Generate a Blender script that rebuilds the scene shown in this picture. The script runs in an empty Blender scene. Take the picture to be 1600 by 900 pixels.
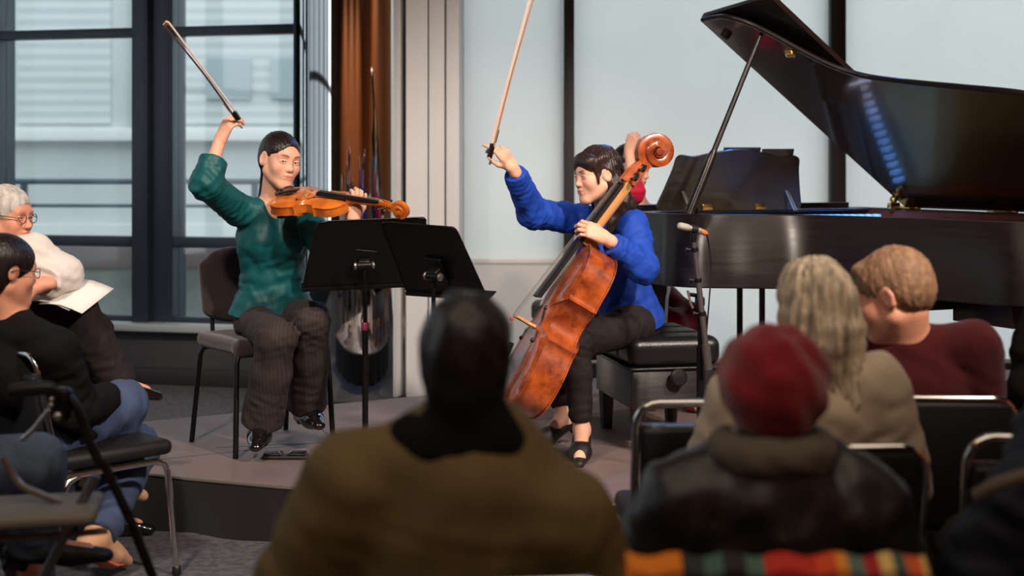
import bpy, bmesh, math, random
import numpy as np
from mathutils import Vector, Matrix

random.seed(7)
SC = bpy.context.scene
COL = SC.collection
F = 1600 * 48.0 / 36.0        # focal length in pixels of the 1600x900 frame
CAM_H = 1.45                  # camera height
HY = 262.0                    # horizon row of the photograph
STAGE = 0.22                  # stage height


def W(px, py, D):
    """point seen at pixel (px, py) at distance D in front of the camera"""
    return np.array([(px - 800.0) * D / F, D, CAM_H - (py - HY) * D / F])


def V3(v):
    return Vector((float(v[0]), float(v[1]), float(v[2])))


def unit(v):
    v = np.asarray(v, float)
    return v / (np.linalg.norm(v) + 1e-12)


def frame(fwd, up=(0, 0, 1)):
    """columns: right, forward, up"""
    f = unit(fwd)
    r = unit(np.cross(f, up))
    u = np.cross(r, f)
    return np.stack([r, f, u], axis=1)


def lin(r, g, b):
    def c(v):
        v /= 255.0
        return v / 12.92 if v <= 0.04045 else ((v + 0.055) / 1.055) ** 2.4
    return (c(r), c(g), c(b), 1.0)


# ------------------------------------------------------------------ materials
MATS = {}


def mat(name, col, rough=0.5, metal=0.0, spec=0.5, coat=0.0, sheen=0.0, var=0.0, vscale=8.0, vstretch=(1, 1, 1),
        bump=0.0, bscale=60.0, bstretch=(1, 1, 1), bdist=0.004, sss=0.0, tint=False, rvar=0.0, coat_rough=0.05, space='Object'):
    if name in MATS:
        return MATS[name]
    m = bpy.data.materials.new(name)
    m.use_nodes = True
    nt = m.node_tree
    N, L = nt.nodes, nt.links
    b = N['Principled BSDF']
    b.inputs['Base Color'].default_value = col
    b.inputs['Roughness'].default_value = rough
    b.inputs['Metallic'].default_value = metal
    b.inputs['Specular IOR Level'].default_value = spec
    b.inputs['Coat Weight'].default_value = coat
    b.inputs['Coat Roughness'].default_value = coat_rough
    if sheen:
        b.inputs['Sheen Weight'].default_value = sheen
    if sss:
        b.inputs['Subsurface Weight'].default_value = sss
        b.inputs['Subsurface Radius'].default_value = (0.010, 0.004, 0.002)
        b.inputs['Subsurface Scale'].default_value = 1.0
    src = None
    tc = N.new('ShaderNodeTexCoord')

    def noise(scale, stretch, detail=4):
        mp = N.new('ShaderNodeMapping')
        mp.inputs['Scale'].default_value = stretch
        L.new(tc.outputs[space], mp.inputs['Vector'])
        n = N.new('ShaderNodeTexNoise')
        n.inputs['Scale'].default_value = scale
        n.inputs['Detail'].default_value = detail
        L.new(mp.outputs[0], n.inputs['Vector'])
        return n
    if var:
        n = noise(vscale, vstretch)
        r = N.new('ShaderNodeMapRange')
        r.inputs['From Min'].default_value = 0.3
        r.inputs['From Max'].default_value = 0.7
        r.inputs['To Min'].default_value = 1 - var
        r.inputs['To Max'].default_value = 1 + var
        L.new(n.outputs['Fac'], r.inputs['Value'])
        mx = N.new('ShaderNodeVectorMath')
        mx.operation = 'SCALE'
        mx.inputs[0].default_value = col[:3]
        L.new(r.outputs[0], mx.inputs['Scale'])
        src = mx.outputs[0]
        if rvar:
            rr = N.new('ShaderNodeMapRange')
            rr.inputs['From Min'].default_value = 0.3
            rr.inputs['From Max'].default_value = 0.7
            rr.inputs['To Min'].default_value = max(0.02, rough - rvar)
            rr.inputs['To Max'].default_value = rough + rvar
            L.new(n.outputs['Fac'], rr.inputs['Value'])
            L.new(rr.outputs[0], b.inputs['Roughness'])
    if tint:
        at = N.new('ShaderNodeAttribute')
        at.attribute_name = 'tint'
        mu = N.new('ShaderNodeMix')
        mu.data_type = 'RGBA'
        mu.blend_type = 'MULTIPLY'
        mu.inputs['Factor'].default_value = 1.0
        if src is not None:
            L.new(src, mu.inputs['A'])
        else:
            mu.inputs['A'].default_value = col
        L.new(at.outputs['Color'], mu.inputs['B'])
        src = mu.outputs['Result']
    if src is not None:
        L.new(src, b.inputs['Base Color'])
    if bump:
        n = noise(bscale, bstretch, 3)
        bp = N.new('ShaderNodeBump')
        bp.inputs['Strength'].default_value = min(1.0, bump)
        bp.inputs['Distance'].default_value = bdist
        L.new(n.outputs['Fac'], bp.inputs['Height'])
        L.new(bp.outputs[0], b.inputs['Normal'])
    MATS[name] = m
    return m


def mat_emit(name, col, strength):
    m = bpy.data.materials.new(name)
    m.use_nodes = True
    nt = m.node_tree
    b = nt.nodes['Principled BSDF']
    b.inputs['Base Color'].default_value = (0, 0, 0, 1)
    b.inputs['Emission Color'].default_value = col
    b.inputs['Emission Strength'].default_value = strength
    return m


def mat_translucent(name, col, trans=0.6):
    """woven roller shade: part reflects, part lets the daylight through"""
    m = bpy.data.materials.new(name)
    m.use_nodes = True
    nt = m.node_tree
    N, L = nt.nodes, nt.links
    for n in list(N):
        N.remove(n)
    o = N.new('ShaderNodeOutputMaterial')
    d = N.new('ShaderNodeBsdfDiffuse')
    t = N.new('ShaderNodeBsdfTranslucent')
    mx = N.new('ShaderNodeMixShader')
    mx.inputs[0].default_value = trans
    tc = N.new('ShaderNodeTexCoord')
    nz = N.new('ShaderNodeTexNoise')
    nz.inputs['Scale'].default_value = 0.9
    L.new(tc.outputs['Object'], nz.inputs['Vector'])
    r = N.new('ShaderNodeMapRange')
    r.inputs['From Min'].default_value = 0.3
    r.inputs['From Max'].default_value = 0.7
    r.inputs['To Min'].default_value = 0.94
    r.inputs['To Max'].default_value = 1.04
    L.new(nz.outputs['Fac'], r.inputs['Value'])
    vm = N.new('ShaderNodeVectorMath')
    vm.operation = 'SCALE'
    vm.inputs[0].default_value = col[:3]
    L.new(r.outputs[0], vm.inputs['Scale'])
    L.new(vm.outputs[0], d.inputs['Color'])
    L.new(vm.outputs[0], t.inputs['Color'])
    L.new(d.outputs[0], mx.inputs[1])
    L.new(t.outputs[0], mx.inputs[2])
    L.new(mx.outputs[0], o.inputs['Surface'])
    return m


def mat_pane(name, tintc=(0.9, 0.96, 0.97, 1)):
    """thin window glass: see-through with a faint mirror"""
    m = bpy.data.materials.new(name)
    m.use_nodes = True
    nt = m.node_tree
    N, L = nt.nodes, nt.links
    for n in list(N):
        N.remove(n)
    o = N.new('ShaderNodeOutputMaterial')
    t = N.new('ShaderNodeBsdfTransparent')
    t.inputs['Color'].default_value = tintc
    g = N.new('ShaderNodeBsdfGlossy')
    g.inputs['Roughness'].default_value = 0.02
    lw = N.new('ShaderNodeLayerWeight')
    lw.inputs['Blend'].default_value = 0.5
    pw = N.new('ShaderNodeMath')
    pw.operation = 'POWER'
    pw.inputs[1].default_value = 5.0
    L.new(lw.outputs['Facing'], pw.inputs[0])
    ma = N.new('ShaderNodeMath')
    ma.operation = 'MULTIPLY_ADD'
    ma.inputs[1].default_value = 0.7
    ma.inputs[2].default_value = 0.035
    L.new(pw.outputs[0], ma.inputs[0])
    mx = N.new('ShaderNodeMixShader')
    L.new(ma.outputs[0], mx.inputs[0])
    L.new(t.outputs[0], mx.inputs[1])
    L.new(g.outputs[0], mx.inputs[2])
    L.new(mx.outputs[0], o.inputs['Surface'])
    return m


def mat_stripes(name, cols, scale, axis=0, rough=0.8, offset=0.0, space='Object', interp='CONSTANT', bump=0.0):
    """hard stripes cycling through cols along one axis"""
    m = bpy.data.materials.new(name)
    m.use_nodes = True
    nt = m.node_tree
    N, L = nt.nodes, nt.links
    b = N['Principled BSDF']
    b.inputs['Roughness'].default_value = rough
    tc = N.new('ShaderNodeTexCoord')
    sp = N.new('ShaderNodeSeparateXYZ')
    L.new(tc.outputs[space], sp.inputs[0])
    mu = N.new('ShaderNodeMath')
    mu.operation = 'MULTIPLY'
    mu.inputs[1].default_value = scale
    L.new(sp.outputs[axis], mu.inputs[0])
    ad = N.new('ShaderNodeMath')
    ad.inputs[1].default_value = offset
    L.new(mu.outputs[0], ad.inputs[0])
    fr = N.new('ShaderNodeMath')
    fr.operation = 'FRACT'
    L.new(ad.outputs[0], fr.inputs[0])
    cr = N.new('ShaderNodeValToRGB')
    cr.color_ramp.interpolation = interp
    e = cr.color_ramp.elements
    e[0].position = cols[0][0]
    e[0].color = cols[0][1]
    e[1].position = cols[1][0]
    e[1].color = cols[1][1]
    for p, c in cols[2:]:
        x = e.new(p)
        x.color = c
    L.new(fr.outputs[0], cr.inputs[0])
    L.new(cr.outputs[0], b.inputs['Base Color'])
    if bump:
        bp = N.new('ShaderNodeBump')
        bp.inputs['Strength'].default_value = bump
        bp.inputs['Distance'].default_value = 0.02
        L.new(cr.outputs[0], bp.inputs['Height'])
        L.new(bp.outputs[0], b.inputs['Normal'])
    return m


# ------------------------------------------------------------------ objects
def tag(o, label, cat, group=None, kind=None):
    o['label'] = label
    o['category'] = cat
    if group:
        o['group'] = group
    if kind:
        o['kind'] = kind
    return o


def thing(name, loc, label, cat, group=None, rz=0.0):
    o = bpy.data.objects.new(name, None)
    o.empty_display_size = 0.1
    o.location = V3(loc)
    o.rotation_euler = (0, 0, rz)
    COL.objects.link(o)
    return tag(o, label, cat, group)


def link_mesh(name, me, parent=None, local=False):
    o = bpy.data.objects.new(name, me)
    COL.objects.link(o)
    if parent is not None:
        if not local:
            p, off = parent, Vector((0, 0, 0))
            while p is not None:
                off += p.location
                p = p.parent
            me.transform(Matrix.Translation(-off))
        o.parent = parent
    elif not local and len(me.vertices):
        co = np.empty(len(me.vertices) * 3, np.float32)
        me.vertices.foreach_get('co', co)
        co = co.reshape(-1, 3)
        lo, hi = co.min(0), co.max(0)
        off = Vector(((lo[0] + hi[0]) / 2, (lo[1] + hi[1]) / 2, lo[2]))
        off = Vector([float(x) for x in off])
        me.transform(Matrix.Translation(-off))
        o.location = off
    return o


def copy_tree(o, parent=None):
    c = o.copy()
    COL.objects.link(c)
    if parent is not None:
        c.parent = parent
    for ch in list(o.children):
        copy_tree(ch, c)
    return c


class MB:
    """collects shapes and links them as ONE mesh object"""

    def __init__(s):
        s.v, s.f, s.m = [], [], []
        s.sl = 0

    def slot(s, i):
        s.sl = i
        return s

    def raw(s, vs, fs):
        b = len(s.v)
        s.v.extend([tuple(float(c) for c in p) for p in vs])
        for f in fs:
            s.f.append(tuple(b + i for i in f))
            s.m.append(s.sl)
        return s

    def box(s, c, size, R=None, bev=0.0):
        R = np.eye(3) if R is None else np.asarray(R)
        c = np.asarray(c, float)
        h = np.asarray(size, float) / 2
        if bev <= 0:
            vs = [c + R @ (h * np.array(q)) for q in
                  [(-1, -1, -1), (1, -1, -1), (1, 1, -1), (-1, 1, -1), (-1, -1, 1), (1, -1, 1), (1, 1, 1), (-1, 1, 1)]]
            return s.raw(vs, [(0, 3, 2, 1), (4, 5, 6, 7), (0, 1, 5, 4), (1, 2, 6, 5), (2, 3, 7, 6), (3, 0, 4, 7)])
        bm = bmesh.new()
        bmesh.ops.create_cube(bm, size=1)
        for v in bm.verts:
            v.co = Vector((v.co.x * size[0], v.co.y * size[1], v.co.z * size[2]))
        bmesh.ops.bevel(bm, geom=bm.edges[:], offset=min(bev, min(h) * 0.98), segments=3, affect='EDGES', profile=0.5)
        bm.verts.index_update()
        vs = [c + R @ np.array(v.co) for v in bm.verts]
        fs = [[v.index for v in f.verts] for f in bm.faces]
        bm.free()
        return s.raw(vs, fs)

    def tube(s, pts, r, n=10, flat=None, up=None, caps=True, closed=False):
        """round tube along pts; r a number or list; flat=(a,b) scales the section along (side, up)"""
        P = [np.asarray(p, float) for p in pts]
        m = len(P)
        rs = [r] * m if np.isscalar(r) else list(r)
        T = []
        for i in range(m):
            a = P[i - 1] if (i > 0 or closed) else P[i]
            b = P[(i + 1) % m] if (i < m - 1 or closed) else P[i]
            T.append(unit(b - a))
        u0 = np.array(up if up is not None else ((0, 0, 1) if abs(T[0][2]) < 0.9 else (1, 0, 0)), float)
        vs, fs = [], []
        u = u0
        for i in range(m):
            if up is not None:
                u = np.array(up, float)
            u = unit(u - T[i] * np.dot(u, T[i]))
            w = np.cross(T[i], u)
            fa, fb = flat if flat else (1, 1)
            for k in range(n):
                a = 2 * math.pi * k / n
                vs.append(P[i] + rs[i] * (math.cos(a) * w * fa + math.sin(a) * u * fb))
        for i in range(m if closed else m - 1):
            j = (i + 1) % m
            for k in range(n):
                k2 = (k + 1) % n
                fs.append((i * n + k, i * n + k2, j * n + k2, j * n + k))
        if caps and not closed:
            fs.append(tuple(range(n - 1, -1, -1)))
            fs.append(tuple((m - 1) * n + k for k in range(n)))
        return s.raw(vs, fs)

    def cyl(s, a, b, r, r2=None, n=20):
        return s.tube([a, b], [r, r if r2 is None else r2], n)

    def lathe(s, prof, o, axis=(0, 0, 1), n=24):
        """prof: list of (radius, height along axis)"""
        ax = unit(axis)
        w = unit(np.cross(ax, (0, 0, 1) if abs(ax[2]) < 0.9 else (1, 0, 0)))
        u = np.cross(ax, w)
        o = np.asarray(o, float)
        vs, fs = [], []
        for r, h in prof:
            for k in range(n):
                a = 2 * math.pi * k / n
                vs.append(o + ax * h + max(r, 1e-4) * (math.cos(a) * w + math.sin(a) * u))
        for i in range(len(prof) - 1):
            for k in range(n):
                k2 = (k + 1) % n
                fs.append((i * n + k, i * n + k2, (i + 1) * n + k2, (i + 1) * n + k))
        fs.append(tuple(range(n - 1, -1, -1)))
        fs.append(tuple((len(prof) - 1) * n + k for k in range(n)))
        return s.raw(vs, fs)

    def ball(s, c, r, n=14, R=None):
        r = np.array([r] * 3 if np.isscalar(r) else r, float)
        R = np.eye(3) if R is None else R
        c = np.asarray(c, float)
        vs, fs = [], []
        for i in range(n + 1):
            th = math.pi * i / n
            for k in range(2 * n):
                ph = math.pi * k / n
                vs.append(c + R @ (r * np.array([math.sin(th) * math.cos(ph), math.sin(th) * math.sin(ph), math.cos(th)])))
        for i in range(n):
            for k in range(2 * n):
                k2 = (k + 1) % (2 * n)
                fs.append((i * 2 * n + k, (i + 1) * 2 * n + k, (i + 1) * 2 * n + k2, i * 2 * n + k2))
        return s.raw(vs, fs)

    def prism(s, outline, A, B):
        """closed outline -> solid between the mapped faces; A, B map a 2d point to 3d"""
        n = len(outline)
        vs = [A(p) for p in outline] + [B(p) for p in outline]
        fs = [tuple(range(n)), tuple(range(2 * n - 1, n - 1, -1))]
        for i in range(n):
            j = (i + 1) % n
            fs.append((i, n + i, n + j, j))
        return s.raw(vs, fs)

    def grid(s, rows, closed_u=False):
        """rows: list of equal-length point lists"""
        m, n = len(rows), len(rows[0])
        vs = [p for r in rows for p in r]
        fs = []
        for i in range(m - 1):
            for k in range(n if closed_u else n - 1):
                k2 = (k + 1) % n
                fs.append((i * n + k, i * n + k2, (i + 1) * n + k2, (i + 1) * n + k))
        return s.raw(vs, fs)

    def build(s, name, mats, parent=None, local=False, smooth=True, angle=35, subdiv=0, solid=0.0):
        me = bpy.data.meshes.new(name)
        me.from_pydata(s.v, [], s.f)
        bm = bmesh.new()
        bm.from_mesh(me)
        bmesh.ops.remove_doubles(bm, verts=bm.verts[:], dist=1e-6)
        bmesh.ops.recalc_face_normals(bm, faces=bm.faces[:])
        if smooth:
            ca = math.radians(angle)
            for f in bm.faces:
                f.smooth = True
            for e in bm.edges:
                if len(e.link_faces) == 2 and e.calc_face_angle(0) > ca:
                    e.smooth = False
        bm.to_mesh(me)
        bm.free()
        ms = mats if isinstance(mats, (list, tuple)) else [mats]
        for m in ms:
            me.materials.append(m)
        if len(ms) > 1 and len(s.m) == len(me.polygons):
            me.polygons.foreach_set('material_index', s.m)
        o = link_mesh(name, me, parent, local)
        if solid:
            md = o.modifiers.new('solid', 'SOLIDIFY')
            md.thickness = solid
            md.offset = 0
        if subdiv:
            md = o.modifiers.new('sub', 'SUBSURF')
            md.levels = md.render_levels = subdiv
        return o


def structure(o):
    o['kind'] = 'structure'
    return o


def catmull(P, n=8, closed=False):
    P = [np.asarray(p, float) for p in P]
    m = len(P)
    out = []
    for i in range(m if closed else m - 1):
        p0 = P[(i - 1) % m] if (i > 0 or closed) else 2 * P[0] - P[1]
        p1, p2 = P[i], P[(i + 1) % m]
        p3 = P[(i + 2) % m] if (i + 2 < m or closed) else 2 * P[-1] - P[-2]
        for k in range(n):
            t = k / n
            out.append(0.5 * (2 * p1 + (p2 - p0) * t + (2 * p0 - 5 * p1 + 4 * p2 - p3) * t * t + (3 * p1 - p0 - 3 * p2 + p3) * t ** 3))
    if not closed:
        out.append(P[-1])
    return out


# ------------------------------------------------------------------ smooth solids (one continuous skin per body or garment)
class Sdf:
    def __init__(s):
        s.ops = []

    def _add(s, fn, lo, hi, k, mode):
        s.ops.append((fn, np.asarray(lo, float), np.asarray(hi, float), k, mode))
        return s

    def cone(s, a, b, ra, rb, k=0.02, mode='u', R=None, flat=1.0):
        """tapered capsule; with R the section is squeezed by flat along R's forward axis"""
        a, b = np.asarray(a, float), np.asarray(b, float)
        m = max(ra, rb)
        lo, hi = np.minimum(a, b) - m, np.maximum(a, b) + m
        if R is None:
            T = None
        else:
            T = np.diag([1, 1 / flat, 1]) @ np.asarray(R).T
        aa, bb = (a, b) if T is None else (T @ a, T @ b)
        aa, bb = aa.astype(np.float32), bb.astype(np.float32)
        d = bb - aa
        dd = np.float32(max(float(d @ d), 1e-12))
        Tt = None if T is None else T.T.astype(np.float32)

        def fn(P):
            Q = P if Tt is None else P @ Tt
            q = Q - aa
            t = np.clip((q @ d) / dd, 0, 1)
            w = q - t[..., None] * d
            return (np.sqrt(np.einsum('...i,...i', w, w)) - (ra + (rb - ra) * t)) * (1.0 if T is None else (flat + 1) / 2)
        return s._add(fn, lo, hi, k, mode)

    def chain(s, pts, rs, k=0.02, mode='u', **kw):
        for i in range(len(pts) - 1):
            s.cone(pts[i], pts[i + 1], rs[i], rs[i + 1], k, mode, **kw)
        return s

    def ell(s, c, r, R=None, k=0.02, mode='u'):
        c = np.asarray(c, np.float32)
        r = np.array([r] * 3 if np.isscalar(r) else r, np.float32)
        Rm = np.eye(3, dtype=np.float32) if R is None else np.asarray(R, np.float32)
        e = np.sqrt(((Rm * r) ** 2).sum(1))

        def fn(P):
            q = (P - c) @ Rm
            a = q / r
            k0 = np.sqrt(np.einsum('...i,...i', a, a))
            b = a / r
            k1 = np.sqrt(np.einsum('...i,...i', b, b)) + 1e-9
            return k0 * (k0 - 1) / k1
        return s._add(fn, c - e, c + e, k, mode)

    def box(s, c, half, R=None, rad=0.01, k=0.01, mode='u'):
        c = np.asarray(c, np.float32)
        h = np.asarray(half, np.float32) - rad
        Rm = np.eye(3, dtype=np.float32) if R is None else np.asarray(R, np.float32)
        e = np.abs(Rm) @ (h + rad)

        def fn(P):
            q = np.abs((P - c) @ Rm) - h
            return np.sqrt((np.maximum(q, 0) ** 2).sum(-1)) + np.minimum(q.max(-1), 0) - rad
        return s._add(fn, c - e, c + e, k, mode)

    def cut(s, p, n, k=0.004):
        """remove everything on the side n points to"""
        p, n = np.asarray(p, np.float32), unit(n).astype(np.float32)
        return s._add(lambda P: -((P - p) @ n), (-99,) * 3, (99,) * 3, k, 's')

    def end(s, p, n, r, k=0.003):
        """cut flat beyond p along n, only within r of p"""
        p = np.asarray(p, np.float32)
        n = unit(n).astype(np.float32)
        c = p + n * r * 0.95

        def fn(P):
            q = P - p
            w = P - c
            return np.maximum(-(q @ n), np.sqrt(np.einsum('...i,...i', w, w)) - r * 1.35)
        return s._add(fn, c - r * 1.35, c + r * 1.35, k, 's')

    def crease(s, c, r, amp, sc, d, seed=0):
        c = np.asarray(c, np.float32)
        w = wrinkles(amp, sc, d, seed)

        def fn(P):
            q = P - c
            return w(P) * np.exp(-np.einsum('...i,...i', q, q) / (r * r)).astype(np.float32)
        return s._add(fn, c - 2 * r, c + 2 * r, 0, 'd')

    def disp(s, fn, lo=(-99,) * 3, hi=(99,) * 3):
        return s._add(fn, lo, hi, 0, 'd')

    def early(s, fn):
        """displace what is there before the first cut"""
        i = next((q for q, o in enumerate(s.ops) if o[4] == 's'), len(s.ops))
        s.ops.insert(i, (fn, np.array((-99.,) * 3), np.array((99.,) * 3), 0, 'd'))
        return s

    @staticmethod
    def _comb(d, v, k, mode):
        if mode == 'd':
            return d + v
        if mode == 's':
            v = -v
            if k <= 0:
                return np.maximum(d, v)
            h = np.clip(0.5 - 0.5 * (v - d) / k, 0, 1)
            return v * (1 - h) + d * h + k * h * (1 - h)
        if k <= 0:
            return np.minimum(d, v)
        h = np.clip(0.5 + 0.5 * (v - d) / k, 0, 1)
        return v * (1 - h) + d * h - k * h * (1 - h)

    def eval(s, P):
        P = np.asarray(P, np.float32)
        d = np.full(P.shape[:-1], 0.5, np.float32)
        for fn, lo, hi, k, mode in s.ops:
            if lo[0] < -90:
                d = s._comb(d, fn(P), k, mode).astype(np.float32)
            else:
                m = ((P > lo - k - 0.02) & (P < hi + k + 0.02)).all(-1)
                if m.any():
                    d[m] = s._comb(d[m], fn(P[m]), k, mode)
        return d

    def mesh_np(s, h):
        us = [o for o in s.ops if o[4] == 'u']
        lo = np.min([o[1] for o in us], 0) - 3 * h - 0.01
        hi = np.max([o[2] for o in us], 0) + 3 * h + 0.01
        n = np.ceil((hi - lo) / h).astype(int) + 1
        ax = [(lo[i] + h * np.arange(n[i])).astype(np.float32) for i in range(3)]
        G = np.full(n, 0.5, np.float32)
        for fn, l, u, k, mode in s.ops:
            m = k + 2.5 * h
            a = np.clip(np.floor((l - m - lo) / h).astype(int), 0, n)
            b = np.clip(np.ceil((u + m - lo) / h).astype(int) + 1, 0, n)
            if (b <= a).any():
                continue
            step = 48
            for i0 in range(a[0], b[0], step):
                i1 = min(b[0], i0 + step)
                sl = (slice(i0, i1), slice(a[1], b[1]), slice(a[2], b[2]))
                if l[0] < -90:      # unbounded: only where something already is
                    sub = G[sl]
                    ms = np.abs(sub) < 0.12
                    if not ms.any():
                        continue
                    ii = np.argwhere(ms)
                    P = np.stack([ax[0][i0 + ii[:, 0]], ax[1][a[1] + ii[:, 1]], ax[2][a[2] + ii[:, 2]]], -1)
                    sub[ms] = s._comb(sub[ms], fn(P), k, mode)
                else:
                    P = np.stack(np.meshgrid(ax[0][sl[0]], ax[1][sl[1]], ax[2][sl[2]], indexing='ij'), -1)
                    G[sl] = s._comb(G[sl], fn(P), k, mode)
        I = G < 0
        c = I[:-1, :-1, :-1]
        cs = [(dx, dy, dz) for dx in (0, 1) for dy in (0, 1) for dz in (0, 1)]
        cnt = np.zeros(c.shape, np.uint8)
        for dx, dy, dz in cs:
            cnt += I[dx:n[0] - 1 + dx, dy:n[1] - 1 + dy, dz:n[2] - 1 + dz]
        act = np.argwhere((cnt > 0) & (cnt < 8))
        idx = np.full(c.shape, -1, np.int32)
        idx[tuple(act.T)] = np.arange(len(act))
        acc = np.zeros((len(act), 3), np.float32)
        num = np.zeros(len(act), np.float32)
        val = {q: G[act[:, 0] + q[0], act[:, 1] + q[1], act[:, 2] + q[2]] for q in cs}
        for q in cs:
            for axx in range(3):
                if q[axx]:
                    continue
                q2 = list(q)
                q2[axx] = 1
                q2 = tuple(q2)
                a, b = val[q], val[q2]
                x = (a < 0) != (b < 0)
                t = np.where(x, a / np.where(x, a - b, 1), 0)
                p = np.tile(np.array(q, np.float32), (len(act), 1))
                p[:, axx] += t
                acc[x] += p[x]
                num[x] += 1
        V = (act + acc / num[:, None]) * h + lo
        faces = []
        for axx in range(3):
            s1 = [slice(0, n[i] - 1) for i in range(3)]
            o1, o2 = [(1, 2), (2, 0), (0, 1)][axx]
            A = I[tuple(slice(0, n[i] - 1) for i in range(3))]
            sh = [slice(0, n[i] - 1) for i in range(3)]
            sh[axx] = slice(1, n[axx])
            B = I[tuple(sh)]
            e = np.argwhere(A != B)
            e = e[(e[:, o1] > 0) & (e[:, o2] > 0)]
            fl = A[tuple(e.T)]
            d1 = np.zeros(3, int)
            d1[o1] = 1
            d2 = np.zeros(3, int)
            d2[o2] = 1
            q = np.stack([idx[tuple((e - d1 - d2).T)], idx[tuple((e - d2).T)], idx[tuple(e.T)], idx[tuple((e - d1).T)]], 1)
            ok = (q >= 0).all(1)
            q, fl = q[ok], fl[ok]
            q[~fl] = q[~fl][:, ::-1]
            faces.append(q)
        return V, np.concatenate(faces)

    def project(s, V, it=2, e=0.0012):
        for _ in range(it):
            d = s.eval(V)
            g = np.stack([s.eval(V + np.eye(3, dtype=np.float32)[i] * e) - s.eval(V - np.eye(3, dtype=np.float32)[i] * e) for i in range(3)], -1) / (2 * e)
            gn = (g ** 2).sum(-1) + 0.05
            st = np.clip(d / gn, -0.004, 0.004)
            V = V - st[:, None] * g
        return V

    def build(s, name, m, parent=None, h=0.008, refine=(), tintfn=None, smooth_it=0):
        V, Q = s.mesh_np(h)
        me = bpy.data.meshes.new(name)
        me.vertices.add(len(V))
        me.vertices.foreach_set('co', V.astype(np.float32).ravel())
        me.loops.add(len(Q) * 4)
        me.loops.foreach_set('vertex_index', Q.astype(np.int32).ravel())
        me.polygons.add(len(Q))
        me.polygons.foreach_set('loop_start', np.arange(0, len(Q) * 4, 4, dtype=np.int32))
        me.update(calc_edges=True)
        for cs in refine:          # list of levels; a level is a list of (centre, radius)
            bm = bmesh.new()
            bm.from_mesh(me)
            bm.verts.ensure_lookup_table()
            co = np.array([v.co[:] for v in bm.verts])
            sel = np.zeros(len(co), bool)
            for c, r in cs:
                sel |= ((co - np.asarray(c)) ** 2).sum(1) < r * r
            ed = [e for e in bm.edges if sel[e.verts[0].index] and sel[e.verts[1].index]]
            bmesh.ops.subdivide_edges(bm, edges=ed, cuts=1, use_grid_fill=True)
            bm.to_mesh(me)
            bm.free()
            co = np.empty(len(me.vertices) * 3, np.float32)
            me.vertices.foreach_get('co', co)
            co = co.reshape(-1, 3)
            sel = np.zeros(len(co), bool)
            for c, r in cs:
                sel |= ((co - np.asarray(c)) ** 2).sum(1) < (r * 1.03) ** 2
            co[sel] = s.project(co[sel])
            me.vertices.foreach_set('co', co.ravel())
            me.update()
        me.polygons.foreach_set('use_smooth', np.ones(len(me.polygons), bool))
        if tintfn is not None:
            co = np.empty(len(me.vertices) * 3, np.float32)
            me.vertices.foreach_get('co', co)
            t = tintfn(co.reshape(-1, 3))
            at = me.color_attributes.new('tint', 'FLOAT_COLOR', 'POINT')
            at.data.foreach_set('color', np.concatenate([t, np.ones((len(t), 1))], 1).astype(np.float32).ravel())
        me.materials.append(m)
        me.update()
        return link_mesh(name, me, parent)


def wrinkles(amp=0.004, sc=38.0, d=(0.3, 0.2, 0.9), seed=0):
    """soft irregular folds across direction d"""
    d = unit(d)
    rs = np.random.RandomState(seed)
    A = [(unit(d + rs.normal(0, 0.45, 3)) * sc * rs.uniform(0.6, 1.5), rs.uniform(0, 6.28), rs.normal(0, 22, 3), rs.uniform(0, 6.28)) for _ in range(5)]

    def fn(P):
        v = 0
        for kv, ph, wv, wp in A:
            v = v + np.sin(P @ kv.astype(np.float32) + ph + 1.6 * np.sin(P @ wv.astype(np.float32) + wp))
        return (amp * 0.35 * v).astype(np.float32)
    return fn


def strands(H, mode, amp=0.0015, freq=46, seed=0):
    """fine locks: 'back' runs from the forehead to the nape, 'down' falls from the crown"""
    rs = np.random.RandomState(seed)
    a1, a2, a3 = rs.uniform(0, 6.28, 3)

    def fn(P):
        Q = H.loc(P)
        x, y, z = Q[..., 0], Q[..., 1], Q[..., 2]
        if mode == 'back':
            t = np.arctan2(x, z + 0.02)
            w = 3.0 * np.sin(y * 30 + a3)
        else:
            t = np.arctan2(x, -(y + 0.02))
            w = 3.0 * np.sin(z * 22 + a3) * 0.5
        v = np.sin(freq * t + w + a1) + 0.7 * np.sin(freq * 0.43 * t + 0.6 * w + a2) + 0.5 * np.sin(freq * 1.9 * t + w)
        return (amp * v).astype(np.float32)
    return fn
# ================================================================== materials used around the room
M_FRAME = mat('frame_paint', lin(44, 55, 66), 0.42, metal=0.3)
M_FRAME_D = mat('dark_mullion', lin(34, 33, 36), 0.5)
M_CARPET = mat('carpet', lin(80, 80, 84), 0.95, spec=0.15, var=0.35, vscale=38, bump=0.6, bscale=260)
M_STAGE = mat('stage_board', lin(114, 98, 96), 0.55, spec=0.35, var=0.10, vscale=5, rvar=0.10, bump=0.05, bscale=30)
M_SKIRT = mat('skirt_cloth', lin(22, 20, 22), 0.85, spec=0.2, sheen=0.2)
M_KNEE = mat('knee_panel', lin(48, 48, 52), 0.6, var=0.1, vscale=6)
M_SILL = mat('sill_metal', lin(160, 168, 172), 0.35, metal=0.2)
M_WALLW = mat('white_paint', lin(206, 208, 210), 0.55, var=0.03, vscale=2)
M_WALLD = mat('dark_plaster', lin(74, 66, 62), 0.8)
M_WOOD = mat('warm_wood', lin(158, 92, 46), 0.5, var=0.3, vscale=2.0, vstretch=(3, 3, 0.4))
M_CEIL = mat('ceiling_board', lin(52, 42, 36), 0.8)
M_PANE = mat_pane('window_glass')
M_SHADE = mat_translucent('roller_shade', lin(240, 236, 233), 0.74)
M_SHADE2 = mat_translucent('lower_panel', lin(212, 196, 188), 0.62)
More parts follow.
